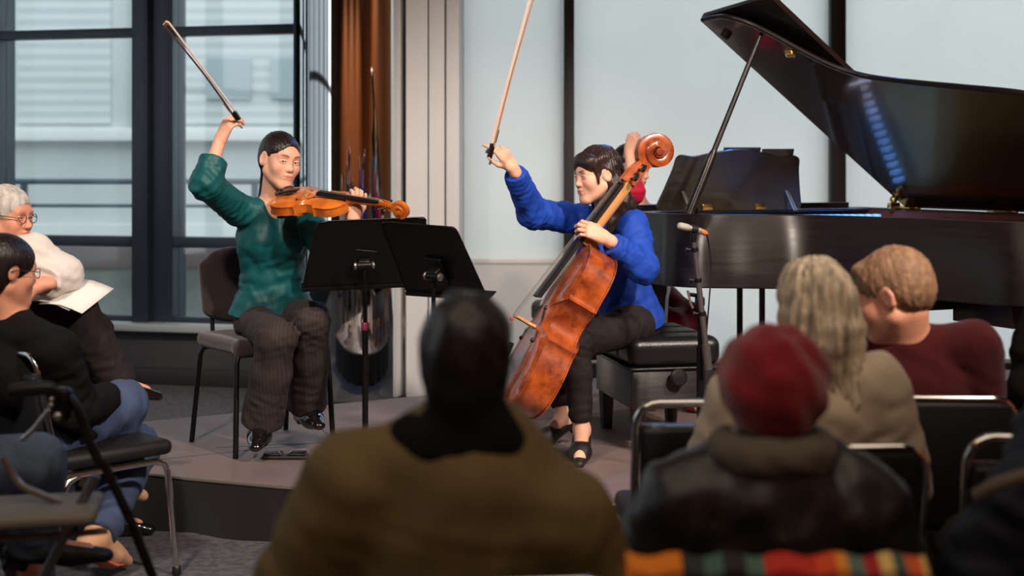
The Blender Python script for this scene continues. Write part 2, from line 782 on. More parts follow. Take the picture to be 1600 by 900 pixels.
M_CHROME = mat('chrome', (0.78, 0.76, 0.73, 1), 0.12, metal=1.0)
M_STEEL = mat('polished_steel', (0.80, 0.80, 0.79, 1), 0.035, metal=1.0, bump=0.13, bscale=2.4, bstretch=(2.2, 2.2, 0.22))

# ================================================================== floor, ceiling, walls
structure(MB().box((0, 1.75, -0.03), (13.2, 15.9, 0.06)).build('floor', M_CARPET))
structure(MB().box((0, 1.75, 4.55), (13.2, 15.9, 0.1)).build('ceiling', M_CEIL))
structure(MB().box((0, -6.1, 2.25), (13.2, 0.2, 4.5)).build('wall_back', M_WOOD))
structure(MB().box((6.6, 1.75, 2.25), (0.2, 15.9, 4.5)).build('wall_right', M_WOOD))
structure(MB().box((-6.6, -2.2, 2.25), (0.2, 7.9, 4.5)).build('wall_left', M_WALLD))

# glazed wall on the left: the line A -> B, slightly turned
WA, WB = np.array([-3.56, 9.5]), np.array([-1.39, 9.0])
wu = unit(np.append(WB - WA, 0))[:2]
wn = np.array([wu[1], -wu[0]])               # towards the room


def wl(px):
    """plan point on the glazed wall seen at column px"""
    k = (px - 800.0) / F
    t = (k * WA[1] - WA[0]) / (wu[0] - k * wu[1])
    return WA + wu * t


RW = np.stack([np.append(wu, 0), np.append(-wn, 0), [0, 0, 1]], 1)


def wbox(mb, p0, p1, z0, z1, depth, off=0.0, bev=0.004):
    c = (p0 + p1) / 2 + wn * off
    mb.box((c[0], c[1], (z0 + z1) / 2), (np.linalg.norm(p1 - p0), depth, z1 - z0), RW, bev)
    return mb


wend = wl(472)
wstart = wl(-560)
m = wbox(MB(), wstart, wend, 0.0, 0.36, 0.16, -0.02)
structure(m.build('wall_front', M_KNEE))
m = wbox(MB(), wstart, wend, 0.36, 0.415, 0.30, 0.03, 0.01)
structure(m.build('trim_1', M_SILL))
m = wbox(MB(), wstart, wend, 0.0, 0.11, 0.03, 0.09)
structure(m.build('baseboard_front', mat('base_black', lin(26, 26, 28), 0.5)))
posts = [(-560, -500), (-262, -212), (-50, 6), (218, 276), (468, 480)]
bars = [(0.915, 0.985), (2.335, 2.395), (3.72, 3.79)]
for k, (x0, x1) in enumerate(posts):
    m = MB()
    a, b = wl(x0), wl(x1)
    wbox(m, a, a + (b - a) * 0.42, 0.41, 4.5, 0.10, 0.06)
    wbox(m, a + (b - a) * 0.36, b, 0.41, 4.5, 0.20, -0.04)
    structure(m.build('trim_%d' % (k + 2), M_FRAME))
for k in range(4):
    a, b = wl(posts[k][1]), wl(posts[k + 1][0])
    m = wbox(MB(), a, b, 0.42, 4.5, 0.012, -0.03, 0)
    w = structure(m.build('window_%d' % (k + 1), M_PANE, smooth=False))
    m = MB()
    for z0, z1 in bars:
        wbox(m, a, b, z0, z1, 0.11, 0.0)
    wbox(m, a, b, 0.415, 0.45, 0.10, 0)
    m.build('window_frame', M_FRAME, w)

# side glazing to the left of the hall, outside the frame: daylight and reflections
m = MB()
for y in (1.9, 3.4, 4.9, 6.4, 7.9, 9.4):
    m.box((-6.55, y, 2.25), (0.16, 0.14, 4.5))
for z in (0.4, 2.36, 3.75):
    m.box((-6.55, 5.7, z), (0.10, 7.7, 0.09))
m.box((-6.55, 5.7, 0.18), (0.14, 7.7, 0.36))
structure(m.build('trim_8', M_FRAME))

# return wall behind the mirror column, white pillar
structure(MB().box((-0.98, 9.28, 2.25), (0.86, 0.12, 4.5)).build('wall_return', M_WALLD))
PX0, PX1, PY = -0.655, -0.322, 8.40
m = MB()
m.box(((PX0 + PX1) / 2 + 0.02, PY + 0.46, 2.25), (PX1 - PX0 - 0.06, 0.86, 4.5))
m.box((PX0 + 0.070, PY + 0.01, 2.25), (0.134, 0.05, 4.5), None, 0.006)
m.box((PX0 + 0.192, PY + 0.01, 2.25), (0.096, 0.05, 4.5), None, 0.006)
m.box((PX1 - 0.042, PY + 0.012, 2.25), (0.080, 0.05, 4.5), None, 0.006)
structure(m.build('wall_pillar', M_WALLW))
structure(MB().box((PX0 - 0.012, PY + 0.03, 0.5), (0.022, 0.05, 1.0), None, 0.004).build('trim_9', M_CHROME))

col = MB().lathe([(0.30, 0.0), (0.323, 0.002), (0.323, 4.5), (0.30, 4.5)], (-0.986, 8.46, 0), n=96).build('mirror_column', M_STEEL)
tag(col, 'tall polished steel mirror column between the windows and the white pillar', 'column')
MB().lathe([(0.330, 0.0), (0.330, 0.05), (0.326, 0.055)], (-0.986, 8.46, 0), n=96).build('base_ring', M_FRAME_D, col)

# back wall: roller shades between dark mullions
BD = 9.3


def bx(px):
    return (px - 800.0) * BD / F


muls = [(714, 724), (881, 897), (1296, 1320), (1730, 1752), (2160, 2185)]
for k, (x0, x1) in enumerate(muls):
    structure(MB().box(((bx(x0) + bx(x1)) / 2, BD + 0.03, 2.25), (bx(x1) - bx(x0), 0.14, 4.5), None, 0.004).build('trim_%d' % (k + 10), M_FRAME_D))
for k in range(4):
    x0, x1 = bx(muls[k][1]), bx(muls[k + 1][0])
    zb = 0.80 if k == 0 else 0.12
    w = MB().box(((x0 + x1) / 2, BD + 0.10, 2.25), (x1 - x0, 0.012, 4.5)).build('window_%d' % (k + 5), M_PANE, smooth=False)
    structure(w)
    xs = np.linspace(x0 + 0.004, x1 - 0.004, 12)
    s = MB().grid([[(x, BD + 0.02 + 0.002 * math.sin(5 * x), z) for x in xs] for z in (zb, 1.5, 3.0, 4.5)]).build('roller_shade', M_SHADE)
    nm = ['pale roller shade in the narrow bay left of the cellist, ending above a beige panel',
          'pale roller shade in the bay behind the cellist and the music desk',
          'wide pale roller shade behind the raised piano lid',
          'pale roller shade in the far right bay beyond the piano'][k]
    tag(s, nm, 'shade', 'roller shades along the back windows')
    MB().box(((x0 + x1) / 2, BD + 0.02, zb + 0.012), (x1 - x0 - 0.008, 0.016, 0.03), None, 0.005).build('hem_bar', mat('hem_bar', lin(205, 205, 203), 0.5), s)
    if k == 0:
        p = MB().grid([[(x, BD + 0.05, z) for x in xs] for z in (0.0, 0.84)]).build('trim_30', M_SHADE2, smooth=False)
        structure(p)
structure(MB().box(((bx(724) + 6.5) / 2, BD + 0.06, 0.06), (6.5 - bx(724), 0.18, 0.12)).build('baseboard_right', M_FRAME_D))

# ================================================================== outside the left windows
M_FAC = mat('facade_panel', lin(196, 200, 200), 0.8, var=0.04, vscale=0.6)
M_FAC2 = mat('facade_band', lin(222, 224, 222), 0.8)
M_RAILG = mat('rail_grey', lin(104, 120, 132), 0.5)
structure(MB().box((-4, 15, -0.6), (30, 11.2, 0.1)).build('ground_outside', mat('terrace_slab', lin(140, 142, 140), 0.9)))
b = thing('office_building', (-4.6, 17.2, -0.5), 'pale panelled office building seen through the tall left windows', 'building')
m = MB()
m.box((-5, 17.2, 4.0), (16, 0.5, 9.0))
m.build('wall', M_FAC, b)
m = MB().box((-5, 16.9, 1.86), (16, 0.25, 0.16), None, 0.01).build('ledge', M_FAC2, b)
m = MB()
for x in (-10.6, -7.9, -4.72, -4.18, -1.6, -0.9):
    m.box((x, 16.93, 5.2), (0.05, 0.05, 6.5))
m.build('panel_joint', mat('facade_joint', lin(170, 178, 180), 0.8), b)
M_LOUV = mat_stripes('louvre_blades', [(0.0, lin(184, 191, 194)), (0.5, lin(203, 207, 207))], 7.0, axis=2)
for x in (-9.3, -5.55, -3.1):
    MB().box((x, 16.94, 4.6), (1.15 if x != -3.1 else 1.9, 0.05, 5.2)).build('louvre', M_LOUV, b)
for x in (-3.5, -2.7):
    MB().box((x, 16.9, 2.55), (0.55, 0.05, 0.5)).build('window', mat('far_glass', lin(168, 180, 184), 0.3), b)
MB().box((-5, 16.9, 0.5), (16, 0.2, 0.5)).build('plinth', M_FAC2, b)
b2 = thing('office_building', (-13.5, 5.0, -0.5), 'added pale building wing left of the hall, dimming the sky mirrored in the column', 'building')  # unseen wing, added so the column does not mirror bare bright sky
MB().box((-13.5, 5.0, 4.0), (0.5, 16, 9.0)).build('wall', mat('added_wing', lin(150, 158, 164), 0.8), b2)
m = MB()
for y in np.arange(-1.5, 12, 1.6):
    m.box((-13.22, y, 4.0), (0.06, 0.5, 8.5))
m.build('panel_joint', mat('added_wing_joint', lin(120, 132, 140), 0.7), b2)
r = thing('guard_rail', (-4.0, 11.6, -0.5), 'grey metal guard rail on the terrace outside the left windows', 'railing')
m = MB()
m.cyl((-9, 11.9, 1.335), (-0.6, 11.3, 1.335), 0.026)
m.build('top_rail', M_RAILG, r)
m = MB().cyl((-9, 11.9, 1.13), (-0.6, 11.3, 1.13), 0.016)
m.build('lower_rail', M_RAILG, r)
for x in (-8.2, -6.2, -4.13, -2.15):
    MB().box((x, 11.55 - (x + 4) * 0.07, 0.42), (0.05, 0.05, 1.84)).build('post', M_RAILG, r)
pw = thing('parapet', (-4.5, 12.4, -0.55), 'low terrace parapet with a brownish cap band beyond the glass', 'parapet wall')
MB().box((-4.5, 12.6, 0.02), (11, 0.3, 1.1)).build('wall', mat('parapet_concrete', lin(150, 156, 152), 0.9, var=0.18, vscale=2.5), pw)
MB().box((-4.5, 12.55, 0.645), (11, 0.42, 0.22), None, 0.02).build('cap', mat('parapet_cap', lin(128, 116, 116), 0.8), pw)

# ================================================================== stage
SP = [(-2.05, 6.45), (-1.72, 5.62), (-1.30, 5.42), (-0.92, 5.28), (-0.4, 5.13), (0.2, 5.02), (1.0, 4.96), (2.2, 4.98), (3.6, 5.2), (4.6, 6.2), (4.6, 8.3),
      (1.0, 8.3), (-0.48, 7.36)]
stg = thing('stage_platform', (1.0, 6.4, 0), 'low stage platform with grey brown deck and black pleated skirt', 'stage')
m = MB().prism(SP, lambda p: (p[0], p[1], STAGE - 0.035), lambda p: (p[0], p[1], STAGE))
m.build('deck', M_STAGE, stg, smooth=False)
m = MB()
rows = [[], [], [], [], []]
ring = []
n = len(SP)
for i in range(n):
    a, c = np.array(SP[i]), np.array(SP[(i + 1) % n])
    L_ = np.linalg.norm(c - a)
    for t in np.arange(0, 1, 0.02 / L_):
        ring.append((a + (c - a) * t, unit(np.append(c - a, 0))))
s_ = 0
rs = np.random.RandomState(3)
ph = np.cumsum(rs.uniform(0.35, 0.75, len(ring)) * 0.62)
for j, z in enumerate((STAGE - 0.012, 0.19, 0.12, 0.05, 0.002)):
    for i, (p, t) in enumerate(ring):
        nrm = np.array([t[1], -t[0]])
        amp = [0.001, 0.005, 0.011, 0.015, 0.017][j]
        q = p + nrm * (0.012 + amp * (math.sin(ph[i]) + 0.5 * math.sin(0.37 * ph[i] + j * 0.4)))
        rows[j].append((q[0], q[1], z))
m.grid(rows, True).build('skirt', M_SKIRT, stg, angle=80)
m = MB()
for i in range(n):
    a, c = np.array(SP[i]), np.array(SP[(i + 1) % n])
    m.tube([(a[0], a[1], STAGE - 0.006), (c[0], c[1], STAGE - 0.006)], 0.0075, 8)
m.build('edge_strip', mat('edge_metal', lin(120, 112, 106), 0.4, metal=0.6), stg)
m = MB()
for a, c in [((-1.72, 5.62), (2.2, 7.85)), ((-0.4, 5.13), (-1.1, 6.95)), ((1.0, 4.96), (0.9, 8.2)), ((-1.3, 6.0), (-0.45, 6.2))]:
    a, c = np.array(a), np.array(c)
    d = unit(c - a)
    m.box(((a[0] + c[0]) / 2, (a[1] + c[1]) / 2, STAGE + 0.0004), (np.linalg.norm(c - a), 0.006, 0.0012), np.array([[d[0], -d[1], 0], [d[1], d[0], 0], [0, 0, 1]]))
m.build('panel_seam', mat('seam', lin(66, 58, 58), 0.7), stg)
# ================================================================== materials
M_BLKV = mat('black_vinyl', lin(20, 19, 20), 0.55, spec=0.35, bump=0.12, bscale=200)
M_BLKM = mat('black_metal', lin(18, 18, 19), 0.38, metal=0.4)
M_BLKP = mat('black_plastic', lin(20, 20, 21), 0.45)
M_SILVER = mat('silver_metal', lin(178, 172, 165), 0.28, metal=0.9)
M_BROWNF = mat('brown_fabric', lin(48, 37, 37), 0.9, spec=0.2, sheen=0.35, var=0.2, vscale=120, bump=0.4, bscale=420)
M_LEATHER = mat('black_leather', lin(22, 21, 22), 0.34, spec=0.5, bump=0.25, bscale=160)
M_PIANO = mat('satin_ebony', lin(26, 20, 20), 0.34, spec=0.6, coat=0.08, coat_rough=0.2, var=0.25, vscale=9, vstretch=(0.5, 0.5, 6), rvar=0.04, bump=0.12, bscale=60, bstretch=(0.12, 0.12, 5), bdist=0.0016)
_b = M_PIANO.node_tree.nodes['Principled BSDF']
_b.inputs['Anisotropic'].default_value = 0.85
_b.inputs['Anisotropic Rotation'].default_value = 0.25
_t = M_PIANO.node_tree.nodes.new('ShaderNodeTangent')
_t.direction_type = 'RADIAL'
_t.axis = 'Z'
M_PIANO.node_tree.links.new(_t.outputs[0], _b.inputs['Tangent'])
M_LID = mat('lid_underside', lin(46, 22, 18), 0.16, spec=0.5, coat=0.6, coat_rough=0.06, var=0.15, vscale=3)
M_CHERRY = mat('case_veneer', lin(120, 50, 26), 0.35, var=0.2, vscale=6, vstretch=(1, 1, 6))
M_BRASS = mat('brass', (0.80, 0.52, 0.18, 1), 0.25, metal=1.0)
M_GOLD = mat('iron_frame_gold', (0.45, 0.32, 0.14, 1), 0.4, metal=0.8)
M_IVORY = mat('ivory_key', lin(232, 228, 218), 0.3)
M_PAPER = mat('paper', lin(222, 220, 214), 0.8)


# ================================================================== audience stacking chairs (chrome frame, black pads)
def stacking_chair(loc, rz, label, hgt=0.84, wid=0.44, gap=0.075, group='audience stacking chairs'):
    """front faces local +Y; the back is at -Y"""
    t = thing('stacking_chair', loc, label, 'chair', group, rz)
    w, tr = wid / 2, 0.0115
    m = MB()
    # back hoop: up one side, over the top, down the other
    P = [(-w, -0.20, 0.46)]
    P += [(-w, -0.235, 0.62), (-w, -0.265, hgt - 0.075)]
    for a in np.linspace(0, math.pi / 2, 6):
        P.append((-w + 0.06 * (1 - math.cos(a)), -0.265 - 0.012 * math.sin(a), hgt - tr - 0.06 * (1 - math.sin(a))))
    P = P + [(-x, y, z) for x, y, z in reversed(P)]
    m.tube(P, tr, 12)
    m.build('back_hoop', M_CHROME, t, local=True)
    m = MB().tube([(-w + 0.004, -0.268, hgt - max(gap, 0.03)), (w - 0.004, -0.268, hgt - max(gap, 0.03))], 0.0085, 10)
    m.build('back_rail', M_CHROME, t, local=True)
    m = MB()
    R = frame((0, 1, 0.12))
    m.box((0, -0.250, 0.47 + (hgt - gap - 0.47) / 2), (wid - 0.022, 0.036, hgt - gap - 0.47), R, 0.016)
    m.build('back_pad', M_BLKV, t, local=True)
    m = MB()
    m.box((0, 0.02, 0.455), (wid - 0.01, 0.45, 0.055), None, 0.024)
    m.build('seat_pad', M_BLKV, t, local=True)
    for s in (-1, 1):
        m = MB()
        m.tube([(s * w, -0.20, 0.46), (s * w, -0.19, 0.425), (s * w, -0.17, 0.415), (s * w, 0.17, 0.415), (s * w, 0.20, 0.405), (s * w, 0.215, 0.375),
                (s * (w + 0.01), 0.245, 0.012)], tr, 12)
        m.build('front_leg', M_CHROME, t, local=True)
        m = MB()
        m.tube([(s * w, -0.12, 0.412), (s * w, -0.16, 0.395), (s * w, -0.18, 0.36), (s * (w + 0.01), -0.25, 0.012)], tr, 12)
        m.build('rear_leg', M_CHROME, t, local=True)
        for y in (-0.25, 0.245):
            MB().lathe([(0.014, 0), (0.016, 0.006), (0.015, 0.03), (0.012, 0.034)], (s * (w + 0.01), y, 0)).build('glide', M_BLKP, t, local=True)
    return t


def at(px, D, z=0.0):
    return ((px - 800.0) * D / F, D, z)


stacking_chair(at(1093, 3.89), math.radians(3), 'empty black chair with chrome hoop, left of the red beanie and grey-haired listener')
stacking_chair(at(1419, 3.95), math.radians(-3), 'black chrome-edged chair carrying the man in the maroon sweater', gap=0.015)
stacking_chair(at(1247, 3.30), math.radians(2), 'black chrome-edged chair behind the grey-haired woman in beige', gap=0.015)
stacking_chair(at(1608, 3.41), math.radians(-4), 'black chair with bright chrome rail at the right edge of the picture')
stacking_chair(at(728, 2.36), math.radians(6), 'chair under the man in the olive jacket, its back edge just showing', 0.822)
stacking_chair(at(1212, 2.41), math.radians(-2), 'chair of the red beanie wearer with a striped cloth over its back', 0.805)
stacking_chair(at(1765, 2.36), math.radians(-3), 'chair with tan lit back edge at the bottom right corner')
stacking_chair((-1.53, 4.85, 0), math.radians(-45), 'chrome framed chair of the dark sweater listener by the stage corner')


# ================================================================== violinist's chair
vc = thing('orchestra_chair', (-1.115, 6.09, STAGE), 'brown upholstered chair with black tube legs under the violinist', 'chair', None, math.atan2(-0.6, -0.8) + math.pi / 2 + 0)
vc.rotation_euler = (0, 0, math.atan2(-0.8, 0.6) - math.pi / 2)


def orchestra_chair(t):
    w, tr = 0.215, 0.012
    for s in (-1, 1):
        MB().tube([(s * (w - 0.03), 0.19, 0.435), (s * (w - 0.005), 0.20, 0.428), (s * (w + 0.005), 0.205, 0.40), (s * (w + 0.02), 0.225, 0.0)], tr, 12).build('front_leg', M_BLKM, t, local=True)
        MB().tube([(s * (w - 0.03), -0.14, 0.435), (s * (w - 0.005), -0.155, 0.428), (s * (w + 0.005), -0.165, 0.40), (s * (w + 0.02), -0.225, 0.0)], tr, 12).build('rear_leg', M_BLKM, t, local=True)
        MB().tube([(s * 0.13, -0.02, 0.425), (s * 0.13, -0.19, 0.425), (s * 0.13, -0.225, 0.45), (s * 0.13, -0.235, 0.50), (s * 0.125, -0.26, 0.66)], 0.010, 10).build('back_post', M_BLKM, t, local=True)
    sd = Sdf()
    sd.box((0, 0.0, 0.462), (0.225, 0.215, 0.034), None, 0.03)
    sd.cone((-0.19, 0.20, 0.455), (0.19, 0.20, 0.455), 0.034, 0.034, 0.03)
    o = sd.build('seat', M_BROWNF, None, 0.009)
    reparent(o, t)
    sd = Sdf()
    R = frame((0, 1, 0.13))
    for k in range(7):
        x = -0.15 + 0.05 * k
        rz_ = 0.055 * (abs(x) / 0.15) ** 3
        sd.cone((x, -0.234 + 0.35 * x * x, 0.56 + rz_ * 0.6), (x, -0.274 + 0.35 * x * x, 0.83 - rz_), 0.032, 0.032, 0.05)
    o = sd.build('backrest', M_BROWNF, None, 0.009)
    reparent(o, t)


def reparent(o, t):
    """object built in a thing's own local space"""
    loc = o.location.copy()
    o.data.transform(Matrix.Translation(loc))
    o.location = (0, 0, 0)
    o.parent = t


orchestra_chair(vc)


# ================================================================== artist benches
def artist_bench(loc, rz, label, wx=0.62, wy=0.36, hgt=0.50):
    t = thing('artist_bench', loc, label, 'bench', 'padded artist benches on the stage', rz)
    hx, hy = wx / 2, wy / 2
    sd = Sdf()
    sd.box((0, 0, hgt - 0.065), (hx, hy, 0.065), None, 0.045, 0.02)
    for x in (-hx * 0.34, hx * 0.34):
        sd.cone((x, -hy - 0.02, hgt + 0.0), (x, hy + 0.02, hgt + 0.0), 0.007, 0.007, 0.02, 's')
        sd.cone((x, -hy - 0.001, hgt + 0.01), (x, -hy - 0.001, hgt - 0.14), 0.006, 0.006, 0.02, 's')
        sd.cone((x, hy + 0.001, hgt + 0.01), (x, hy + 0.001, hgt - 0.14), 0.006, 0.006, 0.02, 's')
    o = sd.build('cushion', M_LEATHER, None, 0.008)
    reparent(o, t)
    MB().box((0, 0, hgt - 0.135), (wx + 0.004, wy + 0.004, 0.012), None, 0.005).build('piping', M_LEATHER, t, local=True)
    MB().box((0, 0, hgt - 0.225), (wx - 0.02, wy - 0.02, 0.17), None, 0.006).build('apron', M_PIANO, t, local=True)
    for sx in (-1, 1):
        for sy in (-1, 1):
            x, y = sx * (hx - 0.05), sy * (hy - 0.05)
            MB().tube([(x, y, 0), (x, y, 0.02), (x, y, hgt - 0.3), (x, y, hgt - 0.14)], [0.026, 0.030, 0.038, 0.038], 8).build('leg', M_PIANO, t, local=True)
        k = MB().lathe([(0.012, 0), (0.012, 0.02), (0.034, 0.022), (0.038, 0.03), (0.038, 0.042), (0.03, 0.05), (0.012, 0.052)], (sx * (hx - 0.01), 0, hgt - 0.17), (sx, 0, 0)).build('height_knob', M_BLKP, t, local=True)
    return t


artist_bench((0.655, 6.24, STAGE), math.radians(-78), 'tufted black leather bench with a round knob that the cellist sits on', 0.60, 0.42, 0.49)
artist_bench((0.53, 7.60, STAGE), math.radians(25), 'black padded bench behind the cello on which the pianist sits', 0.80, 0.36, 0.50)


# ================================================================== music stands
def music_stand(base, corners, knob, label, desk_off):
    """corners: tl, tr, br, bl of the desk (3d); back side faces the camera"""
    t = thing('music_stand', base, label, 'music stand', 'black music stands on the stage')
    tl, tr, br, bl = [np.asarray(c, float) for c in corners]
    nrm = unit(np.cross(tr - tl, bl - tl))
    if nrm[1] < 0:
        nrm = -nrm                       # away from the camera = reading side
    # rounded outline of the desk in its own plane
    def P(u, v):
        a = tl + (tr - tl) * u
        b_ = bl + (br - bl) * u
        return a + (b_ - a) * v
    out = []
    r = 0.05
    for cu, cv, a0 in ((r, r, math.pi), (1 - r, r, 1.5 * math.pi)):
        for a in np.linspace(a0, a0 + math.pi / 2, 6):
            out.append((cu + r * math.cos(a), cv + r * 1.4 * math.sin(a) + r * 0.4))
    out += [(1, 1), (0, 1)]
    m = MB().prism(out, lambda p: P(*p), lambda p: P(*p) + nrm * 0.003)
    d = m.build('desk', M_BLKM, t, smooth=False)
    m = MB()
    m.tube([P(u, v) - nrm * 0.001 for u, v in [(0.0, 1.0), (0, 0.1), (0.03, 0.02), (0.1, 0), (0.9, 0), (0.97, 0.02), (1.0, 0.1), (1, 1)]], 0.0028, 6)
    m.build('rolled_edge', M_BLKM, d)
    lipw = 0.055
    m = MB().prism([(0, 0), (1, 0), (1, 1), (0, 1)], lambda p: P(p[0], 1) + nrm * lipw * p[1], lambda p: P(p[0], 1) + nrm * lipw * p[1] + (bl - tl) * 0.012)
    m.build('ledge', M_BLKM, t, smooth=False)
    m = MB().prism([(0, 0), (1, 0), (1, 1), (0, 1)], lambda p: P(p[0], 0.96 + 0.04 * p[1]) - nrm * 0.0, lambda p: P(p[0], 0.96 + 0.04 * p[1]) - nrm * 0.012)
    m.build('stiffener', M_BLKM, t, smooth=False)
    b0 = np.asarray(base, float)
    k = np.asarray(knob, float)
    MB().tube([b0 + (0, 0, 0.05), (b0[0], b0[1], k[2] - 0.25)], 0.0125, 14).build('outer_tube', M_BLKM, t)
    MB().tube([(b0[0], b0[1], k[2] - 0.27), (k[0], k[1], k[2])], 0.0085, 12).build('inner_tube', M_BLKM, t)
    MB().lathe([(0.0125, 0), (0.0165, 0.004), (0.0165, 0.03), (0.0125, 0.036)], (b0[0], b0[1], k[2] - 0.27)).build('collar', mat('collar_magenta', lin(120, 40, 70), 0.4) if desk_off else M_SILVER, t)
    side = unit(tr - tl)
    c = MB()
    c.tube([k - side * 0.028, k + side * 0.028], 0.017, 14)
    c.box(k + nrm * 0.02, (0.05, 0.05, 0.045), frame(nrm), 0.006)
    cl = c.build('clutch', M_BLKM, t)
    for s in (-1, 1):
        MB().lathe([(0.013, 0), (0.016, 0.004), (0.014, 0.011), (0.006, 0.014)], k + side * 0.03 * s, side * s).build('clutch_screw', M_SILVER, cl)
    # plate that ties the clutch to the desk
    cen = P(0.5, 0.62)
    MB().box((k + cen) / 2 + nrm * 0.012, (0.09, 0.012, 0.12), frame(nrm, tl - bl), 0.003).build('desk_bracket', M_BLKM, t)
    for a in (0.35, 2.45, 4.54):
        d_ = np.array([math.cos(a + desk_off), math.sin(a + desk_off), 0])
        m = MB().tube([b0 + (0, 0, 0.09), b0 + d_ * 0.05 + (0, 0, 0.085), b0 + d_ * 0.14 + (0, 0, 0.045), b0 + d_ * 0.23 + (0, 0, 0.012), b0 + d_ * 0.265 + (0, 0, 0.008)], 0.016, 10, flat=(1.0, 0.45), up=(0, 0, 1))
        m.build('foot', M_BLKM, t)
    return t


kb = W(569, 415, 5.56)
music_stand((kb[0], 5.60, STAGE), [W(495, 346, 5.44), W(668, 339, 5.54), W(646, 446, 5.68), W(472, 454, 5.58)], kb,
            'black music stand in front of the violinist, left of the pair', 2.45)
kb = W(677, 432, 5.22)
music_stand((kb[0], 5.26, STAGE), [W(594, 346, 5.30), W(712, 355, 5.06), W(763, 468, 5.22), W(637, 459, 5.46)], kb,
            'black music stand turned toward the cellist, right of the pair', 0.0)

# ================================================================== page-turn pedal on the stage
pp = W(446, 716, 5.78)
t = thing('page_turn_pedal', (pp[0], pp[1], STAGE), 'small black page-turn pedal lying by the violinist\'s shoe', 'pedal')
MB().box((pp[0], pp[1], STAGE + 0.008), (0.19, 0.075, 0.016), None, 0.005).build('base', M_BLKP, t)
for s in (-1, 1):
    MB().box((pp[0] + s * 0.052, pp[1] - 0.005, STAGE + 0.022), (0.075, 0.06, 0.01), frame((0, 1, 0.06)), 0.004).build('treadle', M_BLKM, t)
    MB().tube([(pp[0] + s * 0.012, pp[1] - 0.03, STAGE + 0.022), (pp[0] + s * 0.03, pp[1] + 0.0, STAGE + 0.033), (pp[0] + s * 0.012, pp[1] + 0.03, STAGE + 0.022)], 0.003, 6).build('spring_clip', M_SILVER, t)

# ================================================================== microphone stand
D = 5.45
mb_ = W(1094, 600, D)
t = thing('microphone_stand', (mb_[0], D, STAGE), 'black boom stand with folded arm beside the piano bench', 'microphone stand')
MB().lathe([(0.15, 0), (0.155, 0.006), (0.15, 0.018), (0.05, 0.026), (0.018, 0.04)], (mb_[0], D, STAGE), n=40).build('round_base', M_BLKM, t)
top = W(1093, 478, D)
MB().tube([(mb_[0], D, STAGE + 0.03), (mb_[0], D, top[2] - 0.16)], 0.0145, 14).build('lower_tube', M_BLKM, t)
MB().tube([(mb_[0], D, top[2] - 0.18), top], 0.0095, 12).build('upper_tube', M_BLKM, t)
M_TUBE = mat('grey_tube', lin(98, 92, 92), 0.35, metal=0.6)
a, b_ = W(1084, 378, D - 0.03), W(1107, 578, D - 0.05)
bo = MB().tube([a, a + (b_ - a) * 0.32], 0.0085, 12).build('boom_tube', M_TUBE, t)
MB().tube([a + (b_ - a) * 0.30, a + (b_ - a) * 0.86], 0.0115, 12).build('boom_sleeve', M_TUBE, t)
MB().tube([a + (b_ - a) * 0.80, b_], 0.0165, 14).build('counterweight', M_TUBE, t)
for f_ in (0.06, 0.30, 0.56):
    c = a + (b_ - a) * f_
    MB().tube([c - (b_ - a) * 0.014, c + (b_ - a) * 0.014], 0.015, 12).build('boom_collar', M_BLKM, t)
    MB().cyl(c, c + np.array([-0.032, -0.005, 0.0]), 0.004).cyl(c + np.array([-0.026, -0.005, 0.0]), c + np.array([-0.036, -0.005, 0.0]), 0.011).build('thumb_screw', M_BLKM, t)
c = a + (b_ - a) * 0.43
cl = MB().box((c + top) / 2 + (0, 0.0, 0.0), (0.035, 0.05, 0.04), None, 0.008).cyl(c + (0.01, 0.03, 0), c + (-0.045, 0.0, 0.01), 0.008).build('swivel_clutch', M_BLKM, t)
MB().tube([c + (-0.04, 0, 0.01), c + (-0.05, -0.005, 0.025), c + (-0.04, -0.01, -0.02), c + (-0.03, -0.012, -0.045)], 0.005, 8).build('wing_nut', M_SILVER, cl)
MB().cyl(a, W(1083, 366, D - 0.03), 0.011).build('clip_adapter', M_BLKM, t)
# microphone resting in its clip
h0, h1 = W(1059, 352, D - 0.06), W(1096, 361, D - 0.02)
t2 = thing('microphone', h1, 'slim silver grey microphone pointing left on the boom stand', 'microphone')
ax = h1 - h0
L_ = np.linalg.norm(ax)
M_MIC = mat('mic_grey', lin(170, 164, 158), 0.35, metal=0.5)
MB().lathe([(0.006, 0), (0.012, 0.004), (0.0145, 0.015), (0.0145, L_ * 0.42), (0.012, L_ * 0.46)], h0, ax).build('grille', mat('mic_grille', lin(186, 180, 172), 0.5, metal=0.4, bump=0.6, bscale=900), t2)
MB().lathe([(0.0105, L_ * 0.44), (0.0115, L_ * 0.5), (0.0115, L_ * 0.97), (0.009, L_)], h0, ax).build('body', M_MIC, t2)
MB().tube([h0 + ax * 0.55, h0 + ax * 0.8], 0.0155, 14).cyl(h0 + ax * 0.66, W(1083, 367, D - 0.03), 0.008).build('clip', M_BLKP, t2)
MB().lathe([(0.0095, 0), (0.0105, 0.003), (0.0105, 0.02), (0.007, 0.028)], h1, ax + np.array([0, 0, -0.03])).build('connector', mat('xlr_orange', lin(214, 110, 50), 0.5), t2)
cab = [h1 + (0.02, 0, -0.01), W(1108, 385, D), W(1111, 420, D + 0.01), W(1108, 470, D + 0.01), W(1104, 520, D + 0.02), W(1101, 580, D + 0.02), W(1101, 640, D + 0.03), W(1110, 735, D + 0.05), W(1150, 739, D + 0.1)]
cab = catmull(cab, 6)
tag(MB().tube(cab, 0.0032, 8).build('microphone_cable', M_BLKP), 'thin black cable hanging from the microphone connector', 'cable')

